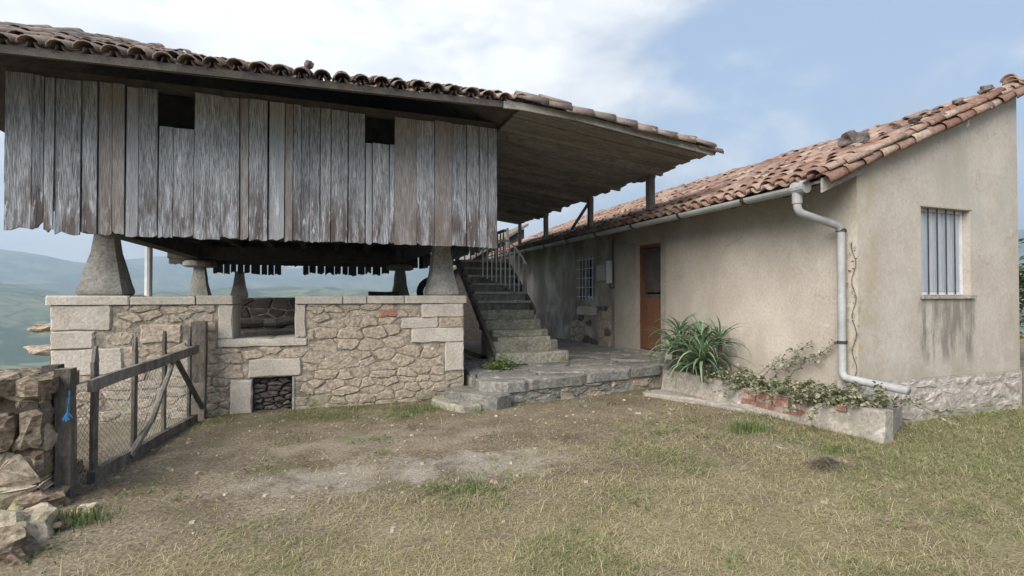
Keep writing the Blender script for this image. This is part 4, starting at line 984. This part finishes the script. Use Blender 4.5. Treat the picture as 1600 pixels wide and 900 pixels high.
setp(MB().beam(gp(102, -.1)+GN*.02, gp(102, 1.03)+GN*.01, .10, .11, up=VY, jit=.006, seg=5).build('gate_post', 'fence_wood'), 'grey wooden gate post against the dry stone wall', 'post', 'gate posts')
setp(MB().beam(gp(102, -.1)-GN*.10+VY*.1, gp(102, 1.04)-GN*.12+VY*.1, .10, .11, up=VY, jit=.006, seg=5).build('gate_post', 'dark_wood'), 'darker wooden post doubled up behind the near gate post', 'post', 'gate posts')
setp(MB().beam(Vector((-1.555, 7.64, -.05)), Vector((-1.555, 7.64, 1.26)), .16, .14, up=VY, jit=.006, seg=5).build('gate_post', 'fence_wood'), 'thick wooden gate post standing at the granary base wall', 'post', 'gate posts')
gate = thing('wooden_gate', 'rickety wooden picket gate with wire mesh beside the stone wall', 'gate', (-1.75, 6.3, 0))
MB().beam(gp(128, gz(128, 603))+GN*.07, gp(303, gz(303, 545))+GN*.05, .045, .10, jit=.006, seg=6).build('top_rail', 'grey_wood', gate)
MB().beam(gp(140, .06)+GN*.03, gp(303, .06)+GN*.03, .06, .10, jit=.008, seg=6).build('bottom_rail', 'fence_wood', gate)
for px, yt, w in ((150, 540, .075), (212, 526, .065), (258, 517, .06), (297, 510, .06)):
    zt = gz(px, yt); a = gp(px, .0); b = gp(px, zt); mb = MB().beam(a, b-VZ*.14, w, .028, up=GN, jit=.004, seg=4)
    d = (G1-G0).normalized(); c = b-VZ*.14; n_ = GN*.014
    mb.prism([c-d*w/2-n_, c+d*w/2-n_, c+d*w/2+n_, c-d*w/2+n_], [b-d*.012-n_, b+d*.012-n_, b+d*.012+n_, b-d*.012+n_]); mb.build('picket', 'fence_wood', gate)
MB().tube([gp(196, .06)+GN*.05, gp(228, gz(228, 655))+GN*.07, gp(264, gz(264, 562))+GN*.06], [.034, .030, .024], 7).build('brace', 'wood_log', gate)
MB().beam(gp(268, gz(268, 556))+GN*.035, gp(316, .05)+GN*.05, .03, .06).build('brace', 'dark_wood', gate)
mb = MB(); W = (G1-G0).length; hz = .84; sp = .062; d = (G1-G0).normalized()
k = -hz
while k < W:
    for sgn in (1, -1):
        s0, s1 = (k, k+hz); zA, zB = (0.02, hz) if sgn > 0 else (hz, .02)
        t0 = max(0, (0.1-s0)/(s1-s0)); t1 = min(1, (W-.1-s0)/(s1-s0))
        if t1 > t0: mb.tube([G0+d*(s0+(s1-s0)*t)+VZ*(zA+(zB-zA)*t)-GN*.025+GN*.012*math.sin(t*9+k*5) for t in (t0, (2*t0+t1)/3, (t0+2*t1)/3, t1)], .0019, 3, cap=False)
    k += sp
mb.build('wire_mesh', 'pipe', gate)
mb = MB()
for k in range(9):
    a = k*.7; c = gp(88, .70)+GN*.08; mb.tube([c, c+Vector((math.cos(a)*.02, math.sin(a)*.02, -.02-.005*k)), c+Vector((math.cos(a)*.035, math.sin(a)*.03, -.045-.008*(k % 4)))], [.005, .006, .002], 5)
mb.tube([gp(92, .86)+GN*.08, gp(88, .7)+GN*.085], .006, 5); setp(mb.build('cloth_tie', 'blue_cloth'), 'bright blue twine knotted to the near gate post', 'twine')

# ================================================================== UNDER AND BEHIND THE GRANARY
pole = setp(MB().tube([(-3.05, 11.0, -.8), (-3.05, 11.0, 4.2)], .06, 10).build('pole', 'white_metal'), 'slim pale pole standing behind the granary pillar', 'pole')
rnd = random.Random(33)
for k in range(16):
    row = k//6; yy = 9.6+rnd.uniform(-.3, .5)+row*.2; xx = -1.75+(k % 6)*.28+rnd.uniform(-.1, .1)
    q = Vector((rnd.uniform(-.12, .12), rnd.uniform(-.1, .1), 0)); r_ = rnd.uniform(.07, .11); zz = .72+row*.19
    setp(MB().tube([(xx-.4, yy-.1, zz), (xx, yy+q.y, zz+.02), (xx+.5, yy+.15+q.y, zz+rnd.uniform(-.03, .06))], [r_*.9, r_, r_*.85], 8).build('firewood_log', 'wood_log'), 'firewood log piled inside the stone base behind the window notch', 'log', 'firewood logs behind the notch')
setp(MB().box((-2.6, 9.0, -.3), (1.45, 12.6, .58)).build('earth_bank', 'soil'), 'dark earth heap inside the granary base', 'earth', kind='stuff')
mb = MB(); c = Vector((1.98, 10.2, 1.66)); n1_, n2_ = 20, 8
for i in range(n1_):
    a = 2*math.pi*i/n1_
    for j in range(n2_):
        b = 2*math.pi*j/n2_; rr = .24+.07*math.cos(b); mb.v.append((c.x+rr*math.cos(a)*.94, c.y-rr*math.cos(a)*.34+.08*math.sin(b), c.z+rr*math.sin(a)))
for i in range(n1_):
    for j in range(n2_): mb.f.append((i*n2_+j, i*n2_+(j+1) % n2_, ((i+1) % n1_)*n2_+(j+1) % n2_, ((i+1) % n1_)*n2_+j))
c0 = MB(); setp(mb.build('old_tyre', 'rubber', smooth=True), 'dark round tyre propped behind the right granary pillar', 'tyre')
setp(MB().beam((.95, 12.75, 1.62), (1.65, 12.75, 1.62), .2, .13, jit=.01, seg=2).build('stone_slab', 'dark_stone'), 'dark slab lying on the back wall beside the granary pillar', 'slab')
# outbuilding behind the stairs
ob = thing('outbuilding', 'small dark shed with sloping tiled roof behind the staircase, red patch for a far sunlit roof', 'shed', (5.6, 18.2, -.3))
MB().prism([(4.35, 18, -3), (7, 18, -3), (7, 20, -3), (4.35, 20, -3)], [(4.35, 18, 2.5), (7, 18, 4.1), (7, 20, 4.1), (4.35, 20, 2.5)]).build('wall', 'dark_stone', ob)
MB().prism([(3.9, 17.8, 2.28), (7.1, 17.8, 4.2), (7.1, 20.2, 4.2), (3.9, 20.2, 2.28)], [(3.9, 17.8, 2.38), (7.1, 17.8, 4.3), (7.1, 20.2, 4.3), (3.9, 20.2, 2.38)]).build('roof', 'old_tile', ob)
for r in range(3):
    for k in range(3): p = at_y(735+k*6.6, 428-r*4.4, 17.97); MB().box((p.x, 17.97, p.z), (p.x+.13, 18.02, p.z+.085)).build('brick', 'brick', ob)  # stand-in for a distant sunlit tile roof, set on the shed wall
# trees: one behind the house, woodland far away
def tree(loc, h, r, label, seed, n=1500, group=None):
    rnd = random.Random(seed); t = thing('tree', label, 'tree', loc, group); L = Vector(loc)
    mb = MB().tube([L-VZ*.3, L+Vector((.1, 0, h*.35)), L+Vector((-.05, .1, h*.7))], [.16, .11, .05], 8)
    for k in range(6): a = k*1.05; b0 = L+VZ*h*(.35+.05*k); mb.tube([b0, b0+Vector((math.cos(a)*r*.6, math.sin(a)*r*.6, h*.15))], [.05, .02], 6)
    mb.build('trunk', 'bark', t); pts = []; cl = [L+Vector((rnd.gauss(0, r*.45), rnd.gauss(0, r*.45), h*.65+rnd.gauss(0, h*.14))) for _ in range(22)]
    for k in range(n): c = rnd.choice(cl); pts.append(c+Vector((rnd.gauss(0, r*.18), rnd.gauss(0, r*.18), rnd.gauss(0, r*.15))))
    leaf_cloud('crown', pts, .13, 'tree_leaf', t, rnd)
tree((15.6, 6.9, 0), 3.0, 1.3, 'small leafy tree just beyond the gable end of the house', 5)
rnd = random.Random(9); pts = []
for k in range(130):
    a = R(rnd.uniform(-75, 25))-0; r = rnd.uniform(260, 700); x, y = r*math.sin(a), r*math.cos(a); s_ = rnd.uniform(4, 8)
    if mn.noise(Vector((x*.006, y*.006, 1))) < -.05: continue
    for _ in range(40): pts.append(Vector((x+rnd.gauss(0, s_*.6), y+rnd.gauss(0, s_*.6), height(x, y)+abs(rnd.gauss(s_*.7, s_*.4)))))
setp(leaf_cloud('woodland', pts, 4.5, 'tree_leaf', None, rnd), 'scattered woodland in the hazy valley', 'woodland')

# ================================================================== GRASS, HAY
def blocked(x, y):
    if y > WY-.03 and x < 2.3: return True
    if x < -1.95+.16*(y-5) and y > 4.6: return True
    if y > 6.7 and 1.4 < x < 2.2: return y > 7.2-(x-1.5)*.7
    if x > 2.1 and y > 6.98+.14*(x-2.2): return True
    if x > 5.32 + (7.3-y)*.085 and y > 3.84+(x-5.68)*.5: return True
    return x > 5.9 and y > GY-.05
def grass(name, n, m, label, lmin, lmax, wid, up, dens, d_lo=2.0, d_hi=8.5, seed=1):
    g = np.random.default_rng(seed); d = d_lo+(d_hi-d_lo)*g.random(n*3)**1.25; u = g.uniform(-1.35, 1.35, n*3)
    X = FW.x*d+RT.x*u*d; Y = FW.y*d+RT.y*u*d; keep = []
    for i in range(len(X)):
        if len(keep) >= n: break
        x, y = X[i], Y[i]
        if blocked(x, y): continue
        if g.random() < dens(x, y, d[i]): keep.append(i)
    k = np.array(keep); X, Y, D = X[k], Y[k], d[k]; N = len(k)
    L = g.uniform(lmin, lmax, N)*(.75+.08*D); az = g.uniform(0, 2*np.pi, N); el = np.clip(g.normal(up, .3, N), .02, 1.45); w = wid*(.6+.8*g.random(N))*(.7+.12*D)
    Z = np.array([height(a, b) for a, b in zip(X, Y)])
    dx, dy = np.cos(az), np.sin(az); sx, sy = -dy, dx; bend_ = g.uniform(.2, .9, N)
    P = []; tt = (0, .5, 1.0)
    for t in tt:
        e = el-bend_*t*el*.9; hx = L*t*np.cos(e); hz_ = L*t*np.sin(e)*(1-.25*t)+.004
        P.append((X+dx*hx, Y+dy*hx, Z+hz_))
    V = np.zeros((N, 5, 3)); ww = w/2
    V[:, 0] = np.stack((P[0][0]-sx*ww, P[0][1]-sy*ww, P[0][2]-.01), 1); V[:, 1] = np.stack((P[0][0]+sx*ww, P[0][1]+sy*ww, P[0][2]-.01), 1)
    V[:, 2] = np.stack((P[1][0]+sx*ww*.8, P[1][1]+sy*ww*.8, P[1][2]), 1); V[:, 3] = np.stack((P[1][0]-sx*ww*.8, P[1][1]-sy*ww*.8, P[1][2]), 1); V[:, 4] = np.stack(P[2], 1)
    b = np.arange(N)[:, None]*5; F = np.concatenate((b+np.array([[0, 1, 2]]), b+np.array([[0, 2, 3]]), b+np.array([[3, 2, 4]])), 0)
    me = fast_mesh(name, V.reshape(-1, 3), F, m); o = link_mesh(me, name, None, None, (0, 0, 0)); setp(o, label, name.replace('_', ' '), kind='stuff')
def sm(v, a, b): t = min(1, max(0, (v-a)/(b-a))); return t*t*(3-2*t)
def cover(x, y):       # how grassy the yard is: thick near and to the right, worn towards the granary
    s = y+.0-.42*(x-1.0)
    return 1-sm(s+.9*mn.noise(Vector((x*.8, y*.8, 0)))+.4*mn.noise(Vector((x*2.5, y*2.5, 7))), 3.2, 5.0)
def d_straw(x, y, d): return (.07+.93*cover(x, y))*(.15+.85*sm(mn.noise(Vector((x*1.6, y*1.6, 3)))+.8*mn.noise(Vector((x*6, y*6, 8))), -.45, .35))
def d_green(x, y, d):
    g = sm(mn.noise(Vector((x*1.1, y*1.1, 11)))+.35*mn.noise(Vector((x*3.1, y*3.1, 5))), .0, .42)
    edge = .8*sm(y, 6.7, 7.6)*sm(mn.noise(Vector((x*1.7, y*1.7, 1))), -.15, .25)+.75*sm(x, 4.6, 5.6)*(1-sm(y, 4.3, 5.5))
    gr = sm(x-.35*y, 2.6, 4.2)
    return min(1, cover(x, y)*(.10+.75*g+.6*gr*sm(mn.noise(Vector((x*2, y*2, 21))), -.3, .3))+edge+.015)
grass('dry_grass', 120000, 'straw', 'dry cut grass strewn over the yard', .035, .11, .0031, .22, d_straw, seed=2)
grass('long_straw', 5000, 'straw', 'long loose straw stalks lying on the yard', .14, .34, .0028, .10, lambda x, y, d: .05+.95*cover(x, y)*sm(mn.noise(Vector((x*1.1, y*1.1, 30))), -.3, .3), seed=9)
grass('green_grass', 120000, 'lawn', 'short green grass growing in patches on the yard',   .025, .085, .0034, .62, d_green, seed=3)
def tuft(px, py, n, h, r, m, name, label, cat, seed, spread=.5):
    p = at_z(px, py); rnd = random.Random(seed); mb = MB()
    for k in range(n):
        a = rnd.uniform(0, 6.28); q = p+Vector((rnd.gauss(0, r), rnd.gauss(0, r*.7), -.01)); L = h*rnd.uniform(.5, 1.2); o = Vector((math.cos(a), math.sin(a), 0)); s_ = Vector((-o.y, o.x, 0))*.0035; t = rnd.uniform(.1, spread)
        mid = q+o*L*t*.4+VZ*L*.6; tip = q+o*L*t*1.2+VZ*L*(1-t*.4); i = len(mb.v); mb.v += [tuple(v) for v in (q-s_, q+s_, mid+s_*.8, mid-s_*.8, tip)]; mb.f += [(i, i+1, i+2, i+3), (i+3, i+2, i+4)]
    return setp(mb.build(name, m), label, cat, kind='stuff')
tuft(1165, 672, 420, .14, .13, 'weed', 'grass_tuft', 'bright green grass tuft before the red brick patch', 'grass', 1)
tuft(1300, 705, 260, .07, .13, 'weed', 'grass_tuft', 'low yellow-green tuft near the planter corner', 'grass', 2)
tuft(730, 765, 420, .07, .16, 'weed', 'grass_tuft', 'green weed patch beside the pale worn earth', 'grass', 3, 1.2)
tuft(120, 815, 300, .11, .10, 'weed', 'grass_tuft', 'green grass tuft by the fallen stones below the gate', 'grass', 4)
tuft(660, 640, 260, .10, .22, 'weed', 'grass_tuft', 'weeds along the foot of the granary base wall', 'grass', 6)
rnd = random.Random(88); mb = MB(); n_p = 0
while n_p < 420:                 # pebbles and crumbs of mortar on the worn earth
    x, y = rnd.uniform(-1.8, 5.2), rnd.uniform(2.2, 7.6)
    if blocked(x, y) or rnd.random() > .15+.85*(1-cover(x, y)): continue
    r_ = rnd.choice((.006, .008, .010, .013, .018, .026)); z = height(x, y); i = len(mb.v); n_p += 1; a = rnd.uniform(0, 6.28)
    ring = [(x+math.cos(a+k*1.2566)*r_*rnd.uniform(.7, 1.3), y+math.sin(a+k*1.2566)*r_*rnd.uniform(.7, 1.2)) for k in range(5)]
    mb.v += [(p_[0], p_[1], z-.004) for p_ in ring]+[(x+(p_[0]-x)*.7, y+(p_[1]-y)*.7, z+r_*.55) for p_ in ring]
    mb.f += [(i+k, i+(k+1) % 5, i+5+(k+1) % 5, i+5+k) for k in range(5)]+[tuple(i+5+k for k in range(5))]
setp(mb.build('pebbles', 'stone'), 'scattered pebbles and mortar crumbs on the worn earth', 'pebbles', kind='stuff')
pts = []; n_w = 0
while n_w < 46:                  # flat broad-leaved weeds
    x, y = rnd.uniform(-1.6, 8.5), rnd.uniform(1.6, 7.5)
    if blocked(x, y) or mn.noise(Vector((x*.9, y*.9, 40))) < 0: continue
    n_w += 1; r_ = rnd.uniform(.04, .13); z = height(x, y)
    for _ in range(int(r_*420)): pts.append(Vector((x+rnd.gauss(0, r_), y+rnd.gauss(0, r_*.8), z+.012+abs(rnd.gauss(0, .018)))))
setp(leaf_cloud('yard_weeds', pts, .026, 'weed', None, rnd), 'low broad-leaved weeds scattered through the yard grass', 'weeds')
p = at_z(1287, 728); rnd = random.Random(6); mb = MB()
for k in range(900):
    a = rnd.uniform(0, 6.28); rr = abs(rnd.gauss(0, .11)); q = p+Vector((math.cos(a)*rr*1.5, math.sin(a)*rr*.9, max(.005, .085*math.exp(-(rr/.12)**2)*rnd.uniform(.5, 1.1)))); b = rnd.uniform(0, 6.28); L = rnd.uniform(.04, .11); o = Vector((math.cos(b), math.sin(b), rnd.uniform(-.35, .35)))*L*.5; s_ = Vector((-o.y, o.x, 0)).normalized()*.002
    i = len(mb.v); mb.v += [tuple(v) for v in (q-o-s_, q-o+s_, q+o+s_, q+o-s_)]; mb.f.append((i, i+1, i+2, i+3))
setp(mb.build('hay_heap', 'hay'), 'small dark heap of raked dry grass on the lawn', 'hay')
wd_ = thing('terrace_weeds', 'green weeds growing at the foot of the staircase on the terrace', 'plant', (2.75, 8.1, TZ)); rnd = random.Random(2)
leaf_cloud('foliage', [Vector((2.75+rnd.gauss(0, .16), 8.15+rnd.gauss(0, .12), TZ+abs(rnd.gauss(.03, .08)))) for _ in range(420)], .05, 'weed', wd_, rnd)

# ================================================================== HAZE
hz_m = bpy.data.materials.new('haze'); hz_m.use_nodes = True; nt = hz_m.node_tree; nt.nodes.clear()
ou = NN(nt, 'ShaderNodeOutputMaterial'); pv = NN(nt, 'ShaderNodeVolumePrincipled'); pv.inputs['Color'].default_value = (.62, .80, 1, 1); pv.inputs['Density'].default_value = .00055; pv.inputs['Anisotropy'].default_value = .2
nt.links.new(pv.outputs[0], ou.inputs['Volume']); MATS['haze'] = hz_m
o = MB().box((-3300, -3300, -190), (3300, 3300, 420)).build('haze', 'haze'); setp(o, 'blue haze lying over the valley', 'haze', kind='stuff')
